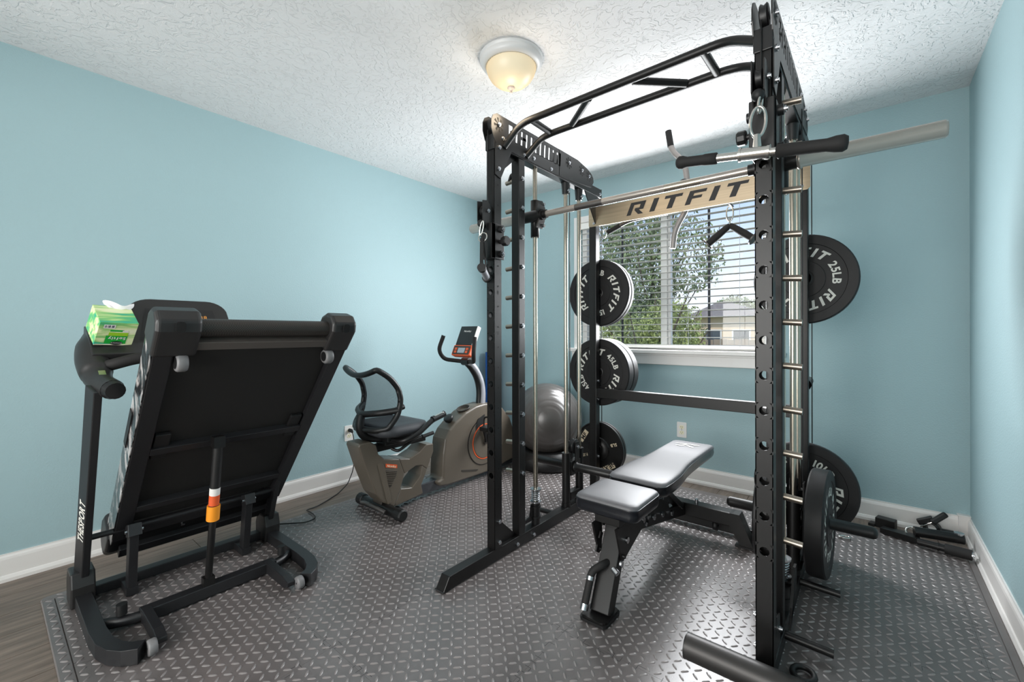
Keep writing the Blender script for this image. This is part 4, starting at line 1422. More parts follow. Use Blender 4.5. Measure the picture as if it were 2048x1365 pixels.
# rear T foot
MB().bx(-1.11, -0.545, 2.465, 2.535, 0.110, 0.180).build('rear_beam', 'steel_black', bn, bevel=0.004)
for sx in (1, -1):
    xa, xb = -0.828 + sx * 0.265, -0.828 + sx * 0.375
    MB().prism([(xa, 0.180), (xa, 0.110), (xb - sx * 0.06, MZ + 0.008), (xb, MZ + 0.008), (xa + sx * 0.045, 0.180)], (0, 2.535, 0), (1, 0, 0), (0, 0, 1), 0.07).build('rear_leg', 'steel_black', bn)
    MB().bx(xb - sx * 0.085, xb + sx * 0.004, 2.46, 2.54, MZ, MZ + 0.010).build('rear_foot', 'rubber_dark', bn)
MB().lathe([(0.006, -0.012), (0.026, -0.012), (0.028, 0), (0.026, 0.012), (0.006, 0.012)], (-0.64, 2.50, 0.085), (1, 0, 0), 16).build('wheel', 'rubber_dark', bn)
MB().cyl((-0.735, 2.49, 0.180), (-0.735, 2.49, 0.205), 0.009, 10).build('pop_pin', 'zinc', bn)

# ------------------------------------------------------------------ treadmill
tm = thing('treadmill', 'black folding treadmill with its deck folded up by left wall', 'treadmill', (-2.25, 0.63, 0))
YC = 0.622
def mir(y, s):
    return YC + s * (y - YC)
for s in (1, -1):
    Y = lambda y: mir(y, s)
    # side rail, curved in to the caster
    m2 = MB()
    path = [(-2.60, Y(0.262)), (-2.30, Y(0.262)), (-2.12, Y(0.262)), (-2.03, Y(0.268)), (-1.97, Y(0.285)), (-1.93, Y(0.31)), (-1.905, Y(0.345))]
    n = len(path)
    pv = []
    for i, (a, b) in enumerate(path):
        d = V((path[min(i + 1, n - 1)][0] - path[max(i - 1, 0)][0], path[min(i + 1, n - 1)][1] - path[max(i - 1, 0)][1])).normalized()
        nn = V((-d.y, d.x))
        for k, (o_, z_) in enumerate(((-0.024, MZ), (0.024, MZ), (0.024, 0.068), (-0.024, 0.068))):
            pv.append((a + nn.x * o_, b + nn.y * o_, z_))
    fs = []
    for i in range(n - 1):
        for k in range(4):
            fs.append((i * 4 + k, i * 4 + (k + 1) % 4, (i + 1) * 4 + (k + 1) % 4, (i + 1) * 4 + k))
    fs += [(0, 1, 2, 3), tuple((n - 1) * 4 + k for k in (3, 2, 1, 0))]
    if s < 0:
        fs = [f[::-1] for f in fs]
    m2.add(pv, fs)
    m2.build('base_rail', 'tread_frame', tm, bevel=0.0012, seg=1)
    # stub to the caster
    MB().prism([(-2.15, MZ + 0.004), (-1.95, MZ + 0.004), (-1.915, 0.02 + MZ), (-1.915, 0.055), (-1.97, 0.068), (-2.15, 0.068)], (0, Y(0.402) + 0.016, 0), (1, 0, 0), (0, 0, 1), 0.032).build('caster_stub', 'tread_frame', tm, bevel=0.003)
    MB().lathe([(0.004, -0.013), (0.024, -0.013), (0.0268, -0.008), (0.0268, 0.008), (0.024, 0.013), (0.004, 0.013)], (-1.905, Y(0.372), MZ + 0.0268), (0, 1, 0), 24).build('caster', 'caster', tm)
    MB().cyl((-2.17, Y(0.335), 0.066), (-2.17, Y(0.335), 0.105), 0.017, 18).build('bumper', 'rubber_dark', tm)
    # post boot and post
    MB().prism([(-2.575, MZ), (-2.455, MZ), (-2.445, 0.10), (-2.46, 0.155), (-2.555, 0.155), (-2.58, 0.10)], (0, Y(0.262) + 0.037, 0), (1, 0, 0), (0, 0, 1), 0.074).build('post_boot', 'plastic', tm, bevel=0.006)
    du = V((0.335, 0, 0.82)).normalized()
    dn = V((0.82, 0, -0.335)).normalized()
    sec = [(0.030, -0.006), (0.030, 0.018), (-0.030, 0.018), (-0.034, -0.022)]
    pa = [V((-2.50, 0.262, 0.10)) + dn * p[0] + V((0, p[1], 0)) for p in sec]
    pb = [p + V((0.335, 0, 0.82)) for p in pa]
    if s < 0:
        pa, pb = [V((p.x, mir(p.y, -1), p.z)) for p in pa], [V((p.x, mir(p.y, -1), p.z)) for p in pb]
    fq_ = [(i, (i + 1) % 4, (i + 1) % 4 + 4, i + 4) for i in range(4)] + [(3, 2, 1, 0), (4, 5, 6, 7)]
    ps = MB().add(pa + pb, fq_ if s > 0 else [f[::-1] for f in fq_])
    po = ps.build('post', 'tread_frame', tm, bevel=0.003)
    if s > 0:
        tx = MB()
        fv = (V((0, -0.022, 0)) - dn * 0.034 - dn * 0.030 - V((0, -0.006, 0)))   # across the slanted outer face, away from the user
        fv.normalize()
        nf = du.cross(fv).normalized()
        if nf.y > 0:
            nf = -nf
        straight(tx, 'THESPORT', V((-2.50, 0.262, 0.10)) + dn * 0.024 + V((0, -0.0075, 0)) + du * 0.31 + nf * 0.0008, du, fv, 0.042, bold=0.03, wid=0.60, gap=0.1)
        tx.build('lettering', 'white_print', po)
    # arm: tray side, sweeping down to the grip
    m2 = MB()
    m2.tube([(-2.50, Y(0.31), 1.10), (-2.42, Y(0.288), 1.060), (-2.33, Y(0.282), 0.99), (-2.24, Y(0.282), 0.935), (-2.13, Y(0.305), 0.915)], [0.045, 0.055, 0.056, 0.050, 0.040, 0.036], 16, bend=0.06)
    m2.build('arm', 'plastic', tm)
    MB().cyl((-2.135, Y(0.304), 0.916), (-2.105, Y(0.310), 0.911), 0.0355, 16, 0.030).build('grip_cap', 'plastic_dark', tm)
    MB().box((-2.215, Y(0.288), 0.972), (0.03, 0.02, 0.004), Matrix.Rotation(0.5, 3, 'Y')).build('pulse_sensor', 'chrome', tm)
# tray and console
MB().prism([(-2.52, 1.08), (-2.31, 1.015), (-2.298, 1.040), (-2.338, 1.0705), (-2.436, 1.1405), (-2.50, 1.15)], (0, 0.99, 0), (1, 0, 0), (0, 0, 1), 0.72).build('tray', 'plastic', tm, bevel=0.004)
MB().tube([(-2.31, 0.29, 0.985), (-2.27, 0.33, 1.0), (-2.26, 0.40, 1.022), (-2.26, 0.86, 1.022), (-2.27, 0.93, 1.0), (-2.31, 0.97, 0.985)], 0.022, 14, bend=0.05).build('handlebar', 'foam_grip', tm)
cp = []
cu, cv = V((0, 1, 0)), V((-0.40, 0, 0.92)).normalized()
co = V((-2.345, 0.575, 1.062))
W2, HH = 0.172, 0.228
poly = [(-W2 - 0.035, 0), (W2 + 0.035, 0)]
for k in range(7):
    a = math.radians(15 + 75 * k / 6)
    poly.append((W2 - 0.07 + 0.085 * math.cos(a), HH - 0.07 + 0.07 * math.sin(a)))
for k in range(7):
    a = math.radians(90 + 75 * k / 6)
    poly.append((-W2 + 0.07 + 0.085 * math.cos(a), HH - 0.07 + 0.07 * math.sin(a)))
cn = cu.cross(cv).normalized()
c_ = MB().prism(poly, co - cn * 0.035, cu, cv, 0.035).build('console', 'plastic', tm, bevel=0.004)
MB().flat([(-0.15, 0.03), (0.15, 0.03), (0.125, 0.180), (-0.125, 0.180)], co + cn * 0.0012, cu, cv).build('display', 'plastic_dark', c_)
dg = MB()
for xx, yy, t_ in ((-0.095, 0.13, '888'), (0.075, 0.13, '888'), (0.08, 0.085, '0000')):
    straight(dg, t_, co + cn * 0.0022 + cu * xx + cv * yy, cu, cv, 0.020 if t_ == '888' else 0.012, bold=0.02)
dg.build('digits', mat('amber_digits', (196, 132, 58), 0.5), c_)
MB().flat([(0.03, 0.112), (0.14, 0.112), (0.14, 0.115), (0.03, 0.115)], co + cn * 0.002, cu, cv).build('display_line', 'caster', c_)
# cross members of the base
MB().bx(-2.175, -2.128, 0.385, 0.871, MZ + 0.004, 0.066).build('cross_bar', 'tread_frame', tm, bevel=0.003)
for s in (1, -1):
    MB().tube([(-2.152, mir(0.39, s), 0.04), (-2.165, mir(0.34, s), 0.04), (-2.20, mir(0.285, s), 0.04)], 0.020, 8, bend=0.03).build('cross_bar_end', 'tread_frame', tm)
MB().bx(-2.56, -2.51, 0.285, 0.971, MZ + 0.004, 0.06).build('cross_bar', 'tread_frame', tm, bevel=0.003)
MB().cyl((-2.42, 0.27, 0.30), (-2.42, 0.99, 0.30), 0.012, 12).build('cross_rod', 'tread_frame', tm)
# folded deck
DO = V((-2.505, 0, 0.255))
DU = V((0.757, 0, 0.897)).normalized()
DN = V((DU.z, 0, -DU.x))      # underside normal, to the camera
DL = 1.200
D0, D1 = 0.350, 1.018
def dp(y, u_, n_):
    return DO + DU * u_ + DN * n_ + V((0, y, 0))
RD = Matrix((V((0, 1, 0)), DU, V((0, 1, 0)).cross(DU))).transposed()
def dbox(m2, ya, yb, ua, ub, na, nb):
    q = [dp(y, u_, n_) for y in (ya, yb) for u_ in (ua, ub) for n_ in (na, nb)]
    m2.add(q, [(0, 1, 3, 2), (4, 6, 7, 5), (0, 4, 5, 1), (2, 3, 7, 6), (0, 2, 6, 4), (1, 5, 7, 3)])
    return m2
rail_l = dbox(MB(), D0, D0 + 0.055, 0.02, DL - 0.11, -0.030, 0.045).build('side_rail', 'tread_frame', tm, bevel=0.003)
dbox(MB(), D0 - 0.004, D0 - 0.001, 0.0, DL - 0.09, -0.055, 0.043).build('side_wrap', 'film', tm, label='crinkled clear plastic wrap')
dbox(MB(), D0 - 0.001, D0 + 0.085, 0.03, DL - 0.11, -0.060, -0.036).build('foot_rail', 'plastic_dark', tm, bevel=0.004)
dbox(MB(), D0 - 0.008, D0 - 0.0042, 0.56, 0.74, -0.045, -0.012).build('foot_rail_label', 'plastic_dark', tm)
dbox(MB(), D1 - 0.055, D1, 0.02, DL - 0.11, -0.030, 0.045).build('side_rail', 'tread_frame', tm, bevel=0.003)
dbox(MB(), D1 - 0.085, D1 + 0.001, 0.03, DL - 0.11, -0.060, -0.036).build('foot_rail', 'plastic_dark', tm, bevel=0.004)
dbox(MB(), D0 + 0.057, D1 - 0.057, 0.10, DL - 0.115, -0.020, 0.018).build('deck_board', 'board', tm)
dbox(MB(), D0 + 0.085, D1 - 0.085, 0.06, DL - 0.06, -0.030, -0.022).build('running_belt', 'belt', tm)
for u_ in (0.558, 0.20):
    dbox(MB(), D0 + 0.055, D1 - 0.055, u_, u_ + 0.035, 0.012, 0.045).build('cross_brace', 'tread_frame', tm, bevel=0.002)
dbox(MB(), D0 + 0.056, D1 - 0.056, DL - 0.112, DL - 0.078, -0.005, 0.040).build('rear_crossbar', 'grey_strip', tm, bevel=0.002)
for s in (0, 1):
    ya = D0 + 0.062 if s == 0 else D1 - 0.112
    dbox(MB(), ya, ya + 0.05, 0.52, 0.66, 0.019, 0.036).build('cushion', 'rubber_dark', tm, bevel=0.004)
    yw = D0 + 0.078 if s == 0 else D1 - 0.078
    MB().lathe([(0.006, -0.016), (0.027, -0.016), (0.031, -0.010), (0.031, 0.010), (0.027, 0.016), (0.006, 0.016)], dp(yw, DL - 0.155, 0.052), (0, 1, 0), 24).build('transport_wheel', 'caster', tm)
    MB().cyl(dp(yw - 0.018, DL - 0.155, 0.052), dp(yw + 0.018, DL - 0.155, 0.052), 0.020, 16).build('wheel_hub', 'plastic_dark', tm)
MB().cyl(dp(D0 + 0.10, DL - 0.045, 0.0), dp(D1 - 0.10, DL - 0.045, 0.0), 0.031, 28).build('rear_roller', 'belt', tm)
# end caps
for s in (0, 1):
    ya, yb = (D0 - 0.008, D0 + 0.118) if s == 0 else (D1 - 0.10, D1 + 0.008)
    m2 = MB()
    prof = [(DL - 0.135, 0.050), (DL - 0.02, 0.052), (DL + 0.012, 0.035), (DL + 0.022, -0.005), (DL + 0.005, -0.045), (DL - 0.03, -0.066), (DL - 0.12, -0.066), (DL - 0.128, -0.02), (DL - 0.135, 0.01)]
    pa = [dp(ya, a, b) for a, b in prof]
    pb = [dp(yb, a, b) for a, b in prof]
    k = len(prof)
    fs = [(i, (i + 1) % k, (i + 1) % k + k, i + k) for i in range(k)] + [tuple(reversed(range(k))), tuple(range(k, 2 * k))]
    m2.add(pa + pb, fs)
    e_ = m2.build('end_cap', 'plastic', tm, bevel=0.014, seg=4)
    yc = (ya + yb) / 2
    hd_ = MB()
    c = dp(yc, DL - 0.002, 0.049)
    nn = (DN * 0.88 + DU * 0.47).normalized()
    uu = (DU * 0.88 - DN * 0.47).normalized()
    hd_.prism([(x, y) for x, y in rounded(0.027, 0.036, 0.010, 3)], c + nn * 0.0005, (0, 1, 0), uu, 0.0035)
    hd_.build('adjuster_hole', 'hole', e_)
# motor hood and lower frame
hp = []
m2 = MB()
prof = [(0.02, -0.04), (0.02, -0.105), (-0.06, -0.135), (-0.145, -0.115), (-0.175, -0.06), (-0.165, -0.005), (-0.10, 0.02), (0.0, 0.02)]
pa = [dp(D0 - 0.01, a, b) for a, b in prof]
pb = [dp(D1 + 0.01, a, b) for a, b in prof]
k = len(prof)
m2.add(pa + pb, [(i, (i + 1) % k, (i + 1) % k + k, i + k) for i in range(k)] + [tuple(reversed(range(k))), tuple(range(k, 2 * k))])
m2.build('motor_hood', 'plastic_dark', tm, bevel=0.02, seg=4)
dbox(MB(), D0 + 0.03, D1 - 0.03, 0.03, 0.085, 0.015, 0.045).build('lower_crossbar', 'tread_frame', tm, bevel=0.003)
dbox(MB(), D0 + 0.03, D1 - 0.03, -0.11, -0.055, 0.022, 0.050).build('lower_crossbar', 'tread_frame', tm, bevel=0.003)
dbox(MB(), D0 + 0.05, D1 - 0.05, -0.055, 0.03, 0.022, 0.026).build('motor_pan', 'steel_black', tm)
for yy in (0.60, 0.70):
    MB().cyl(dp(yy, -0.01, 0.026), dp(yy, -0.01, 0.036), 0.008, 8).build('bolt', 'zinc', tm)
for s in (1, -1):
    yy = mir(0.405, s)
    MB().beam((-2.43, yy, 0.03), (-2.385, yy, 0.295), 0.030, 0.050, up=(1, 0, 0)).build('pivot_strut', 'tread_frame', tm, bevel=0.002)
    MB().box((-2.375, yy, 0.30), (0.055, 0.045, 0.05), Matrix.Rotation(-0.3, 3, 'Y')).build('pivot_bracket', 'tread_frame', tm, bevel=0.002)
    MB().cyl((-2.37, yy - 0.03, 0.30), (-2.37, yy + 0.03, 0.30), 0.008, 10).build('pivot_bolt', 'zinc', tm)
    MB().bx(-2.56, -2.40, yy - 0.02, yy + 0.02, MZ + 0.002, 0.05).build('pivot_foot', 'tread_frame', tm)
# folding strut
S0, S1 = V((-2.152, 0.605, 0.058)), V((-2.055, 0.615, 0.668))
sd = (S1 - S0)
MB().cyl(S0, S0 + sd * 0.60, 0.0135, 18).build('strut_rod', 'steel_black', tm)
up_ = MB().cyl(S0 + sd * 0.57, S1, 0.0185, 20).build('strut_tube', 'plastic_dark', tm)
cl_ = MB().cyl(S0 + sd * 0.475, S0 + sd * 0.575, 0.0235, 20).build('strut_collar', 'orange', tm)
MB().cyl(S0 + sd * 0.58, S0 + sd * 0.65, 0.0189, 20, cap=False).build('warning_label', 'orange_red', up_)
MB().cyl(S0 + sd * 0.65, S0 + sd * 0.70, 0.0189, 20, cap=False).build('warning_label', 'label_white', up_)
MB().bx(-2.165, -2.13, 0.585, 0.625, 0.064, 0.10).build('strut_clevis', 'steel_black', tm)
MB().bx(-2.075, -2.035, 0.595, 0.635, 0.655, 0.70).build('strut_clevis', 'steel_black', tm)

# ------------------------------------------------------------------ tissue box
tb = thing('tissue_box', 'green and cream tissue box tipped on the treadmill tray', 'tissue box')
bxw, byw, bzw = 0.1195, 0.118, 0.108
MB().box((0, 0, 0), (bxw, byw, bzw)).build('carton', 'tissue_print', tb, bevel=0.001)
f_ = bxw / 2 + 0.0008
pm = MB()
def fq(m2, y0, y1, z0, z1, off=0):
    # seen from +X, +Y is to the right; print is upside down
    m2.add([(f_ + off, y0, z0), (f_ + off, y1, z0), (f_ + off, y1, z1), (f_ + off, y0, z1)], [(0, 1, 2, 3)])
fq(pm, -0.030, 0.036, -0.046, -0.008)
fq(pm, -0.022, 0.020, 0.012, 0.020)
pm.build('brand_panel', 'green', tb)
pm = MB()
fq(pm, -0.024, 0.036, -0.008, 0.008, 0.0003)
pm.build('brand_stripe', 'lime', tb)
pm = MB()
fq(pm, -0.045, -0.010, 0.026, 0.044, 0.0003)
fq(pm, 0.016, 0.034, 0.0105, 0.018, 0.0003)
pm.build('print_patch', 'label_white', tb)
pm = MB()
for k in range(10):
    if k in (2, 6):
        continue
    fq(pm, -0.042 + k * 0.003, -0.042 + k * 0.003 + (0.002 if k % 3 else 0.0012), 0.030, 0.041, 0.0006)
pm.build('barcode', mat('barcode_ink', (60, 60, 90), 0.6), tb)
pm = MB()
pm.add([(f_ + 0.0006, 0.008 + 0.019 * math.cos(2 * PI * i / 24), -0.043 + 0.0095 * math.sin(2 * PI * i / 24)) for i in range(24)], [tuple(range(24))])
pm.build('logo_oval', 'grey_print', tb)
pm = MB()
straight(pm, 'Softly', (f_ + 0.0008, 0.005, -0.014), (0, -1, 0), (0, 0, -1), 0.013, bold=0.03)
straight(pm, 'Signature', (f_ + 0.001, 0.008, -0.0405), (0, -1, 0), (0, 0, -1), 0.0055, bold=0.02)
pm.build('lettering', 'label_white', tb)
pm = MB()
for a, b, c, d_ in ((-0.0595, -0.035, -0.054, -0.050), (-0.056, 0.057, -0.0535, -0.049)):
    fq(pm, a, b, c, d_, 0.0002)
pm.build('cream_edge', 'cream', tb)
ts = MB()
rnd = random.Random(4)
gv = []
for i in range(7):
    for j in range(5):
        a = i / 6 - 0.5
        gv.append(V((-0.045 + 0.018 * j / 4 * math.sin(5 * a + 1) - 0.02 * j / 4, 0.020 + a * (0.07 + 0.02 * (j > 1)), bzw / 2 - 0.004 + (0.020 - 0.014 * abs(a)) * j / 4 + 0.004 * math.sin(9 * a + j))))
fs = [(i * 5 + j, i * 5 + j + 1, (i + 1) * 5 + j + 1, (i + 1) * 5 + j) for i in range(6) for j in range(4)]
ts.add(gv, fs, True)
tso = ts.build('tissue', 'tissue', tb, sub=1)
sd_ = tso.modifiers.new('solid', 'SOLIDIFY')
sd_.thickness = 0.008
tb.location = (-2.354, 0.337, 1.152)
tb.rotation_euler = (math.radians(-3.4), math.radians(36), math.radians(6))

# ------------------------------------------------------------------ recumbent bike
bk = thing('recumbent_bike', 'taupe and black recumbent exercise bike along the left wall', 'exercise bike', (-2.34, 2.1, 0))
BX = -2.34
def yz(poly, x0, x1, name, m_, root=bk, bevel=0.006, seg=3, label=None):
    m2 = MB()
    k = len(poly)
    a = [V((x0, p[0], p[1])) for p in poly]
    b = [V((x1, p[0], p[1])) for p in poly]
    m2.add(a + b, [tuple(reversed(range(k))), tuple(range(k, 2 * k))] + [(i, (i + 1) % k, (i + 1) % k + k, i + k) for i in range(k)])
    return m2.build(name, m_, root, bevel=bevel, seg=seg, label=label)
# rear shell, with an opening: built from a ring-like outline
rear = [(1.377, 0.462), (1.385, 0.478), (1.455, 0.478), (1.495, 0.452), (1.510, 0.394), (1.552, 0.356), (1.737, 0.316), (1.817, 0.342), (1.875, 0.380), (1.932, 0.376), (1.934, 0.322), (1.880, 0.215), (1.832, 0.121), (1.845, 0.062), (1.62, 0.044), (1.540, 0.095), (1.49, 0.16), (1.421, 0.333)]
hole = [(1.698, 0.229), (1.785, 0.258), (1.838, 0.250), (1.827, 0.186), (1.756, 0.126), (1.668, 0.143)]
# split the outline around the opening into four convex-ish pieces
yz([(1.377, 0.462), (1.385, 0.478), (1.455, 0.478), (1.495, 0.452), (1.510, 0.394), (1.552, 0.356), (1.66, 0.332), (1.698, 0.229), (1.668, 0.143), (1.62, 0.044), (1.540, 0.095), (1.49, 0.16), (1.421, 0.333)], BX - 0.07, BX + 0.07, 'rear_shell', 'bike', bevel=0.008)
yz([(1.66, 0.332), (1.737, 0.316), (1.817, 0.342), (1.875, 0.380), (1.932, 0.376), (1.934, 0.322), (1.880, 0.215), (1.838, 0.250), (1.785, 0.258), (1.698, 0.229)], BX - 0.069, BX + 0.069, 'rear_shell', 'bike', bevel=0.006)
yz([(1.62, 0.044), (1.668, 0.143), (1.756, 0.126), (1.827, 0.186), (1.838, 0.250), (1.880, 0.215), (1.832, 0.121), (1.845, 0.062)], BX - 0.069, BX + 0.069, 'rear_shell', 'bike', bevel=0.006)
yz([(1.50, 0.335), (1.53, 0.34), (1.548, 0.315), (1.60, 0.08), (1.57, 0.075)], BX + 0.068, BX + 0.0745, 'shell_ridge', 'bike', bevel=0.003)
vent = yz([(1.535, 0.293), (1.640, 0.262), (1.632, 0.238), (1.595, 0.176), (1.578, 0.178)], BX + 0.066, BX + 0.0718, 'vent', 'bike_dark', bevel=0.001)
vl = MB()
for k in range(8):
    t_ = k / 8
    vl.beam((BX + 0.0735, 1.541 + 0.040 * t_, 0.283 - 0.100 * t_), (BX + 0.0735, 1.634 - 0.032 * t_, 0.255 - 0.072 * t_), 0.003, 0.004)
vl.build('louver', 'bike', vent, kind='stuff')
lbq = MB()
lbq.add([(BX + 0.0718, 1.556, 0.305), (BX + 0.0718, 1.640, 0.280), (BX + 0.0718, 1.640, 0.302), (BX + 0.0718, 1.556, 0.327)], [(0, 1, 2, 3)])
lbo = lbq.build('brand_label', 'orange_red', bk)
lq = MB()
straight(lq, 'Niceday', (BX + 0.0723, 1.598, 0.2965), (0, 0.958, -0.287), (0, 0.287, 0.958), 0.013, bold=0.02)
lq.build('lettering', 'cream', lbo)
MB().bx(BX - 0.03, BX + 0.03, 1.49, 1.90, 0.395, 0.435).build('seat_track', 'steel_black', bk, bevel=0.003)
MB().beam((BX, 1.62, 0.075), (BX, 2.95, 0.075), 0.075, 0.075).build('main_rail', 'bike_rail', bk, bevel=0.006)
# stabilisers
def stab(y, wd, xc):
    MB().cyl((xc - wd / 2, y, 0.05), (xc + wd / 2, y, 0.05), 0.030, 24).build('stabilizer', 'steel_black', bk)
    for s in (-1, 1):
        MB().lathe([(0.001, 0.0), (0.028, 0.0), (0.0355, 0.008), (0.0355, 0.055), (0.030, 0.062)], (xc + s * (wd / 2 + 0.012), y, 0.0355 + MZ * (1 if xc > -9 else 0)), (-s, 0, 0), 14, smooth=False).build('end_cap', 'rubber_dark', bk)
stab(1.56, 0.44, -2.33)
stab(2.86, 0.44, -2.36)
MB().tube([(-2.47, 1.52, 0.055), (-2.40, 1.50, 0.075), (-2.30, 1.50, 0.075), (-2.22, 1.52, 0.055)], 0.012, 10, bend=0.03).build('lift_handle', 'grey_tube', bk)
yz([(1.54, 0.06), (1.63, 0.06), (1.63, 0.115), (1.55, 0.115)], BX - 0.045, BX + 0.045, 'stabilizer_neck', 'bike_dark', bevel=0.004)
# front shroud
front = [(1.965, 0.105), (2.015, 0.118), (2.018, 0.20), (2.024, 0.283), (2.041, 0.383), (2.082, 0.440), (2.141, 0.485), (2.24, 0.540), (2.344, 0.572), (2.44, 0.580), (2.54, 0.570), (2.65, 0.520), (2.74, 0.43), (2.80, 0.30), (2.82, 0.18), (2.80, 0.09), (2.50, 0.05), (2.06, 0.058), (1.99, 0.07)]
yz(front, BX - 0.072, BX + 0.072, 'front_shroud', 'bike', bevel=0.016, seg=4)
DCy, DCz = 2.43, 0.297
def disc(r0, r1, x0, x1, name, m_, root=bk, n=40):
    return MB().lathe([(r0, x0 - BX), (r0, x1 - BX), (r1, x1 - BX), (r1, x0 - BX)], (BX, DCy, DCz), (1, 0, 0), n, smooth=False, closed=True).build(name, m_, root)
disc(0.001, 0.172, BX + 0.07, BX + 0.078, 'drive_cover', 'bike')
disc(0.172, 0.177, BX + 0.07, BX + 0.076, 'cover_groove', 'plastic_dark')
disc(0.126, 0.133, BX + 0.078, BX + 0.0805, 'orange_ring', 'orange_red')
disc(0.001, 0.122, BX + 0.078, BX + 0.082, 'crank_disc', 'bike')
MB().cyl((BX + 0.082, DCy, DCz), (BX + 0.095, DCy, DCz), 0.022, 20).build('crank_hub', 'bike_dark', bk)
MB().beam((BX + 0.10, DCy, DCz), (BX + 0.10, DCy - 0.035, DCz + 0.12), 0.014, 0.03).build('crank_arm', 'steel_black', bk, bevel=0.003)
pdl = MB().box((BX + 0.165, DCy - 0.045, DCz + 0.115), (0.10, 0.115, 0.032))
pdl.build('pedal', 'plastic_dark', bk, bevel=0.006)
MB().tube([(BX + 0.115, DCy - 0.05, DCz + 0.12), (BX + 0.12, DCy - 0.05, DCz + 0.20), (BX + 0.20, DCy - 0.05, DCz + 0.195), (BX + 0.215, DCy - 0.05, DCz + 0.12)], 0.006, 8, bend=0.03).build('pedal_strap', 'rubber_dark', bk)
MB().box((BX - 0.165, DCy + 0.05, DCz - 0.13), (0.10, 0.115, 0.032)).build('pedal', 'plastic_dark', bk, bevel=0.006)
yz([(2.33, 0.385), (2.42, 0.40), (2.43, 0.50), (2.36, 0.475), (2.33, 0.43)], BX + 0.0725, BX + 0.079, 'crank_window', 'hole', bevel=0.001)
cpm = MB().lathe([(0.048, 0.0), (0.052, 0.006), (0.045, 0.008), (0.043, -0.02), (0.001, -0.02)], (BX + 0.01, 2.27, 0.558), (0, -0.35, 0.94), 24)
cpm.build('cup_holder', 'bike_dark', bk)
MB().lathe([(0.012, -0.02), (0.034, 0.0), (0.036, 0.020), (0.030, 0.026), (0.001, 0.026)], (BX + 0.01, 2.13, 0.50), (0, -0.6, 0.8), 18).build('tension_knob', 'plastic_dark', bk)
yz([(2.19, 0.12), (2.34, 0.088), (2.36, 0.093), (2.36, 0.10), (2.19, 0.135)], BX + 0.071, BX + 0.0745, 'shroud_ridge', 'bike_dark', bevel=0.001)
# curved mast
m2 = MB()
mast = [(2.465, 0.56), (2.475, 0.65), (2.465, 0.73), (2.435, 0.80), (2.385, 0.86), (2.335, 0.90)]
m2.tube([(BX, a, b) for a, b in mast], [0.036, 0.034, 0.032, 0.030, 0.030, 0.028], 14, bend=0.05)
m2.build('mast', 'bike_silver', bk)
MB().tube([(BX, a - 0.022 + 0.004, b - 0.008) for a, b in mast], [0.027, 0.026, 0.026, 0.025, 0.024, 0.022], 12, bend=0.05).build('mast_front', 'plastic_dark', bk)
MB().cyl((BX - 0.035, 2.315, 0.905), (BX + 0.035, 2.315, 0.905), 0.030, 20).build('handlebar_clamp', 'plastic_dark', bk)
MB().tube([(BX - 0.16, 2.23, 1.10), (BX - 0.185, 2.20, 0.99), (BX - 0.17, 2.24, 0.92), (BX - 0.05, 2.31, 0.905), (BX + 0.05, 2.31, 0.905), (BX + 0.15, 2.24, 0.91), (BX + 0.185, 2.20, 0.97), (BX + 0.18, 2.22, 1.09)], 0.0155, 14, bend=0.06).build('handlebar', 'foam_grip', bk)
# console and tablet rack
cv_ = V((0, 0.42, 0.91)).normalized()
cu_ = V((1, 0, 0))
c0 = V((BX - 0.0, 2.245, 0.955))
cn_ = cu_.cross(cv_)
cb_ = MB().prism([(x, y) for x, y in rounded(0.19, 0.085, 0.012, 3)], c0 + cv_ * 0.04 - cn_ * 0.04, cu_, cv_, 0.04).build('console', 'orange_red', bk, bevel=0.004)
MB().prism([(x, y) for x, y in rounded(0.172, 0.068, 0.008, 3)], c0 + cv_ * 0.04 + cn_ * 0.0004, cu_, cv_, 0.0015).build('console_face', 'bike_dark', cb_)
MB().prism(rc(-0.036, 0.036, -0.022, 0.018), c0 + cv_ * 0.04 + cn_ * 0.002, cu_, cv_, 0.0012).build('lcd', 'lcd', cb_)
for sx in (-1, 1):
    for sz in (-0.012, 0.012):
        MB().prism(rc(-0.012, 0.012, -0.009, 0.009), c0 + cv_ * (0.038 + sz) + cu_ * (sx * 0.058) + cn_ * 0.002, cu_, cv_, 0.002).build('button', 'orange_red', cb_)
tr_ = MB().prism(rc(-0.085, 0.085, 0.0, 0.155), c0 + cv_ * 0.083 - cn_ * 0.012, cu_, cv_, 0.010).build('tablet_rack', 'plastic_dark', bk, bevel=0.003)
MB().prism(rc(0.0855, 0.092, 0.0, 0.155), c0 + cv_ * 0.083 - cn_ * 0.035, cu_, cv_, 0.033).build('rack_edge', 'label_white', tr_)
tq = MB()
straight(tq, 'Niceday', c0 + cv_ * 0.19 - cn_ * 0.0012, cu_, cv_, 0.014, bold=0.02)
tq.build('lettering', 'label_white', tr_)
# seat
so = [(x, y) for x, y in rounded(0.40, 0.36, 0.09, 5)]
m2 = MB()
n = len(so)
rings = []
for s, z in ((0.90, 0.500), (1.0, 0.515), (1.0, 0.535), (0.93, 0.560), (0.7, 0.563), (0.3, 0.555)):
    rings.append([V((BX + x * s, 1.645 + y * s, z + 0.10 * max(0, -(y * s)) * 0.2 + 0.02 * max(0, abs(x * s) - 0.1))) for x, y in so])
vs_ = sum(rings, [])
fs = [(i * n + j, i * n + (j + 1) % n, (i + 1) * n + (j + 1) % n, (i + 1) * n + j) for i in range(5) for j in range(n)]
fs += [tuple(range(5 * n, 6 * n)), tuple(reversed(range(n)))]
m2.add(vs_, fs, True)
m2.build('seat', 'seat', bk)
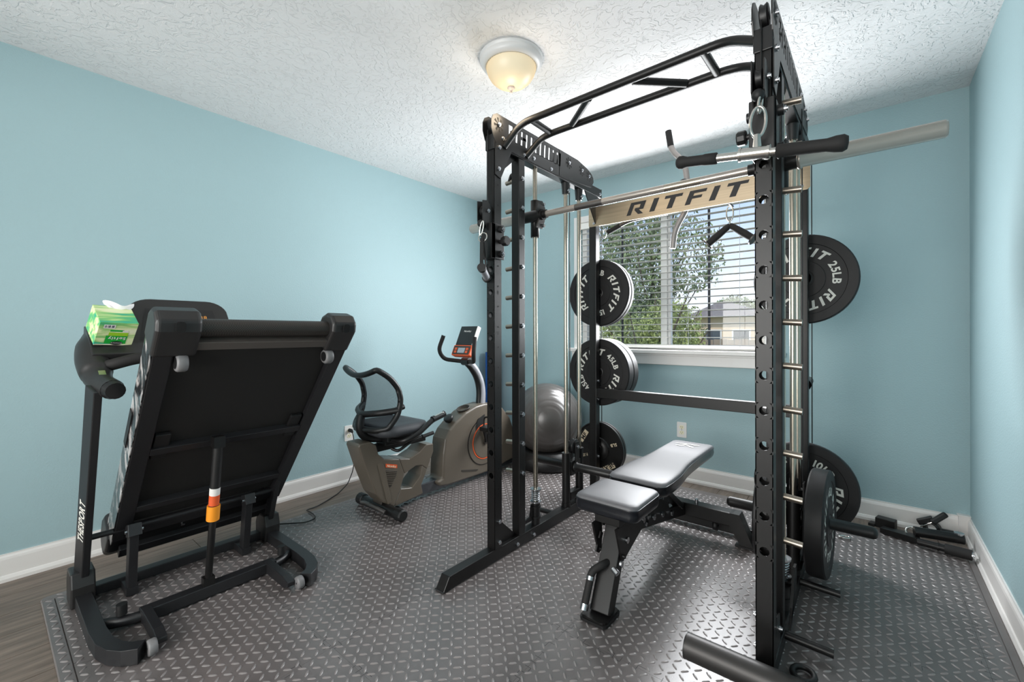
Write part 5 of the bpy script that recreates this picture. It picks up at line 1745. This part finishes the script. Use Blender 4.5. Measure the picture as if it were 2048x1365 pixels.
# mesh backrest: frame curve + fabric
def bk_pt(a, b):
    """a in -1..1 across, b in 0..1 up"""
    tab = [(0, 1.495, 0.548), (0.25, 1.560, 0.630), (0.5, 1.580, 0.720), (0.7, 1.560, 0.800), (0.86, 1.500, 0.868), (1.0, 1.430, 0.910)]
    for (b0, y0_, z0_), (b1, y1_, z1_) in zip(tab, tab[1:]):
        if b <= b1 + 1e-9:
            t_ = (b - b0) / (b1 - b0)
            break
    q = 1 - a * a
    yy, zz_ = y0_ + (y1_ - y0_) * t_, z0_ + (z1_ - z0_) * t_
    hw = 0.165 + 0.028 * math.sin(PI * min(1, b * 0.9 + 0.05))
    return V((BX + a * hw, yy - 0.055 * q * (1 - 0.6 * b ** 4), zz_ - 0.040 * q * b ** 3))
loop = [bk_pt(a / 6, 0.0) for a in range(-4, 5)] + [bk_pt(1, 0.04 + 0.96 * k / 12) for k in range(13)] + [bk_pt(1 - 2 * k / 12, 1.0) for k in range(1, 12)] + [bk_pt(-1, 1 - 0.96 * k / 12) for k in range(13)]
loop.append(loop[0])
MB().tube(loop, 0.017, 10, bend=0.02, seg=2).build('backrest_frame', 'plastic_dark', bk)
gv, fs = [], []
for i in range(13):
    for j in range(13):
        gv.append(bk_pt((-1 + 2 * j / 12) * 0.97, 0.02 + 0.95 * i / 12))
fs = [(i * 13 + j, i * 13 + j + 1, (i + 1) * 13 + j + 1, (i + 1) * 13 + j) for i in range(12) for j in range(12)]
MB().add(gv, fs, True).build('backrest_mesh', 'mesh_fabric', bk)
MB().tube([bk_pt(-1, 0.34), bk_pt(-0.6, 0.33) - V((0, 0.05, 0.01)), bk_pt(0, 0.32) - V((0, 0.075, 0.02)), bk_pt(0.6, 0.33) - V((0, 0.05, 0.01)), bk_pt(1, 0.34)], 0.019, 10, bend=0.04).build('lumbar_bar', 'plastic_dark', bk)
MB().tube([bk_pt(0, 0.32) - V((0, 0.075, 0.02)), (BX, 1.42, 0.56), (BX, 1.46, 0.49), (BX, 1.60, 0.465), (BX, 1.72, 0.47)], 0.026, 12, bend=0.06).build('seat_stem', 'plastic_dark', bk)
MB().bx(BX - 0.09, BX + 0.09, 1.56, 1.74, 0.455, 0.50).build('seat_pan', 'plastic_dark', bk, bevel=0.006)
MB().bx(BX - 0.05, BX + 0.05, 1.57, 1.69, 0.425, 0.46).build('seat_carriage', 'steel_black', bk, bevel=0.004)
for s in (1, -1):
    xx = BX + s * 0.215
    MB().tube([(BX + s * 0.06, 1.60, 0.462), (xx - s * 0.03, 1.60, 0.47), (xx, 1.68, 0.50), (xx, 1.80, 0.572), (xx, 1.87, 0.590)], 0.0165, 12, bend=0.05).build('side_handle', 'plastic_dark', bk)
    MB().tube([(xx, 1.80, 0.575), (xx, 1.90, 0.598)], 0.020, 12).build('side_grip', 'plastic_dark', bk)
    MB().box((xx + s * 0.004, 1.85, 0.600), (0.020, 0.075, 0.014), Matrix.Rotation(0.22, 3, 'X')).build('pulse_pad', 'chrome', bk, bevel=0.004)
MB().tube([(BX + 0.07, 1.60, 0.41), (BX + 0.11, 1.62, 0.395), (BX + 0.14, 1.70, 0.45), (BX + 0.14, 1.86, 0.467)], 0.009, 10, bend=0.04).build('slide_lever', 'steel_black', bk)
MB().cyl((BX + 0.14, 1.78, 0.459), (BX + 0.14, 1.87, 0.469), 0.012, 12).build('lever_grip', 'foam_grip', bk)

# ------------------------------------------------------------------ ball and corner items
rg = thing('added_ball_ring', 'low black ring added on the mat to hold up the grey ball', 'added ball stand', (-2.17, 3.02, 0))  # made-up support, added because the ball is placed above the floor
MB().lathe([(0.16, MZ), (0.25, MZ), (0.265, 0.03), (0.265, 0.10), (0.24, 0.155), (0.205, 0.165), (0.185, 0.15), (0.165, 0.06)], (-2.10, 3.02, 0), n=40, closed=True).build('ring', 'plastic_dark', rg)
bc = V((-2.10, 3.02, 0.402))
BR = 0.292
m2 = MB()
gax = V((0.62, -0.76, 0.15)).normalized()
pr = []
N = 90
for i in range(N + 1):
    a = PI * i / N
    r_ = BR - (0.0022 if (i % 5 == 0 and 6 < i < N - 6) else 0)
    pr.append((max(1e-4, r_ * math.sin(a)), -r_ * math.cos(a)))
m2.lathe(pr, bc, gax, 56)
bo_ = m2.build('exercise_ball', 'ball')
tag(bo_, 'shiny grey ribbed exercise ball in the back left corner', 'ball')
bm = thing('rolled_blue_mat', 'blue foam mat rolled up standing in the back left corner', 'yoga mat', (-2.93, 3.26, 0))
pts = []
m2 = MB()
m2.cyl((-2.925, 3.25, 0.001), (-2.925, 3.25, 0.925), 0.066, 28)
m2.build('roll', 'blue', bm)
sp = MB()
q = [(-2.925 + (0.012 + 0.0011 * t) * math.cos(t * 0.35), 3.25 + (0.012 + 0.0011 * t) * math.sin(t * 0.35), 0.926) for t in range(48)]
sp.tube(q, 0.0018, 4)
sp.build('roll_edge', 'plastic_dark', bm)

# ------------------------------------------------------------------ outlets and cord
def outlet(label, c, n, u):
    o = thing('wall_outlet', label, 'outlet', c, 'wall outlets')
    c, n, u = V(c), V(n), V(u)
    v = V((0, 0, 1))
    m2 = MB().prism([(x, y) for x, y in rounded(0.072, 0.116, 0.006, 3)], c, u, v, 0.006 if u.cross(v).dot(n) > 0 else -0.006)
    m2.build('cover_plate', 'outlet', o, bevel=0.002)
    for s in (-1, 1):
        f = MB().prism([(x, y) for x, y in rounded(0.034, 0.028, 0.012, 4)], c + n * 0.006 + v * (s * 0.020), u, v, 0.002 if u.cross(v).dot(n) > 0 else -0.002)
        fo = f.build('receptacle', 'cream', o)
        sl_ = MB()
        for dx in (-0.006, 0.006):
            sl_.prism(rc(dx - 0.001, dx + 0.001, -0.001, 0.007), c + n * 0.0085 + v * (s * 0.020), u, v, 0.0004 if u.cross(v).dot(n) > 0 else -0.0004)
        sl_.prism(rc(-0.002, 0.002, -0.010, -0.006), c + n * 0.0085 + v * (s * 0.020), u, v, 0.0004 if u.cross(v).dot(n) > 0 else -0.0004)
        sl_.build('slots', 'hole', fo)
    MB().cyl(c + n * 0.006, c + n * 0.0072, 0.003, 8).build('screw', 'zinc', o)
    return o
outlet('white wall outlet on the left wall with a black plug in it', (XL, 1.757, 0.368), (1, 0, 0), (0, 1, 0))
outlet('empty white wall outlet on the back wall behind the bench', (-1.10, YB, 0.382), (0, -1, 0), (1, 0, 0))
pc = thing('power_cable', 'black power cord plugged into left wall, trailing to the treadmill', 'power cord', (-2.95, 1.757, 0.39))
MB().tube([(XL + 0.0095, 1.757, 0.390), (XL + 0.035, 1.757, 0.390), (XL + 0.052, 1.757, 0.380)], [0.014, 0.013, 0.007], 12).build('plug', 'cable', pc)
MB().tube([(XL + 0.048, 1.757, 0.385), (XL + 0.062, 1.760, 0.34), (XL + 0.068, 1.765, 0.20), (XL + 0.075, 1.745, 0.10), (XL + 0.10, 1.69, 0.025), (-2.86, 1.58, 0.005), (-2.78, 1.44, 0.005), (-2.745, 1.36, 0.005), (-2.735, 1.29, 0.010), (-2.67, 1.285, 0.0200), (-2.60, 1.28, 0.0200), (-2.545, 1.262, 0.0200), (-2.53, 1.20, 0.0200), (-2.60, 1.12, 0.0200), (-2.67, 1.05, 0.0200), (-2.70, 1.02, 0.012), (-2.66, 0.99, 0.020), (-2.60, 0.95, 0.03)], 0.0035, 8, bend=0.03).build('cord', 'cable', pc)

# ------------------------------------------------------------------ things on the floor by the right wall
la = thing('landmine_attachment', 'black folded twin tube landmine attachment lying by the right wall', 'gym attachment', (0.28, 3.12, 0))
ta, tb_ = V((0.205, 3.120, 0.062)), V((0.365, 3.225, 0.065))
z1 = MZ + 0.025
A1, B1 = V((0.180, 3.115, 0.070)), V((0.362, 3.150, 0.070))
MB().cyl(A1, B1, 0.025, 22).build('upper_tube', 'steel_black', la)
MB().cyl(B1, B1 + (B1 - A1).normalized() * 0.004, 0.026, 22).build('tube_cap', 'plastic_dark', la)
A2, B2 = V((0.190, 3.060, z1 - 0.002)), V((0.380, 3.018, z1 + 0.003))
d2 = (B2 - A2)
MB().cyl(A2, A2 + d2 * 0.55, 0.017, 18).cyl(A2 + d2 * 0.38, A2 + d2 * 0.41, 0.020, 18).build('lower_rod', 'steel_black', la)
MB().cyl(A2 + d2 * 0.52, B2, 0.0245, 20).build('lower_grip', 'foam_grip', la)
MB().cyl(B2, B2 + d2.normalized() * 0.004, 0.017, 18).build('end_washer', 'zinc', la)
MB().cyl(B2 + d2.normalized() * 0.004, B2 + d2.normalized() * 0.008, 0.006, 8).build('end_bolt', 'zinc', la)
MB().cyl(B1 + V((-0.012, 0.0, 0.016)), B1 + V((-0.012, 0.0, 0.028)), 0.020, 14).build('pivot_nut', 'zinc', la)
MB().beam((0.050, 3.150, MZ + 0.016), (0.195, 3.090, MZ + 0.020), 0.045, 0.028).build('hinge_arm', 'steel_black', la, bevel=0.002)
MB().beam((0.085, 3.195, MZ + 0.010), (0.195, 3.165, MZ + 0.010), 0.03, 0.016).build('hinge_arm', 'steel_black', la, bevel=0.002)
MB().tube(oval((0.175, 3.150, MZ + 0.035), (1, 0, 0), (0, 0.6, 0.8), 0.026, 0.026), 0.006, 8).build('hinge_ring', 'chrome', la)
sq = thing('steel_block', 'black square steel tube block on floor by the back baseboard', 'gym attachment', (0.04, 3.22, 0))
MB().box((0.070, 3.225, MZ + 0.028), (0.085, 0.055, 0.055), Matrix.Rotation(-0.25, 3, 'Z')).build('block', 'steel_black', sq, bevel=0.003)
MB().box((0.012, 3.225, MZ + 0.010), (0.03, 0.05, 0.016), Matrix.Rotation(-0.25, 3, 'Z')).build('tongue', 'steel_black', sq, bevel=0.002)
cc = thing('spring_collar', 'black spring clip barbell collar with two grips against back baseboard', 'barbell collar', (0.27, 3.27, 0))
MB().tube([(0.215, 3.275, 0.05), (0.245, 3.26, 0.075), (0.28, 3.27, 0.105), (0.305, 3.285, 0.125)], 0.004, 8, bend=0.02).build('wire', 'chrome', cc)
MB().beam((0.258, 3.265, 0.085), (0.318, 3.29, 0.140), 0.030, 0.020, up=(0, 1, 0)).build('grip', 'plastic_dark', cc, bevel=0.008)
MB().beam((0.285, 3.255, 0.055), (0.350, 3.27, 0.050), 0.030, 0.024).build('grip', 'plastic_dark', cc, bevel=0.008)
MB().lathe([(0.026, -0.02), (0.034, -0.02), (0.034, 0.02), (0.026, 0.02)], (0.262, 3.285, MZ + 0.034), (0.4, 0.9, 0), 20, closed=True).build('coil', 'plastic_dark', cc)
MB().box((0.235, 3.285, 0.085), (0.07, 0.025, 0.030), Matrix.Rotation(-0.5, 3, 'Y')).build('body', 'plastic_dark', cc, bevel=0.004)
kc = tag(MB().tube(oval((-0.105, 2.93, MZ + 0.006), (1, 0.2, 0), (0, 1, 0), 0.024, 0.014), 0.005, 8).build('snap_hook', 'chrome'), 'small chrome snap hook on floor behind the upright plate', 'carabiner')
rr_ = tag(MB().tube(oval((-0.165, 1.665, MZ + 0.010), (1, 0, 0), (0, 1, 0), 0.030, 0.035, 28), 0.009, 8).build('rubber_ring', 'rubber_dark'), 'black rubber ring on floor beside the right rack foot', 'ring')
gt = thing('steel_sleeve', 'short grey steel tube lying across the right rack foot', 'tube', (-0.25, 1.46, 0.112))
ty = 1.44
MB().lathe([(0.0265, 0), (0.0385, 0), (0.0385, 0.50), (0.0265, 0.50)], (-0.455, ty, 0.1115), (1, 0, 0), 32, smooth=True, closed=True).build('tube', 'dull_tube', gt).data.set_sharp_from_angle(angle=0.6)
MB().cyl((-0.4575, ty, 0.1115), (-0.4545, ty, 0.1115), 0.0392, 32).build('end_cap', 'plastic_dark', gt)
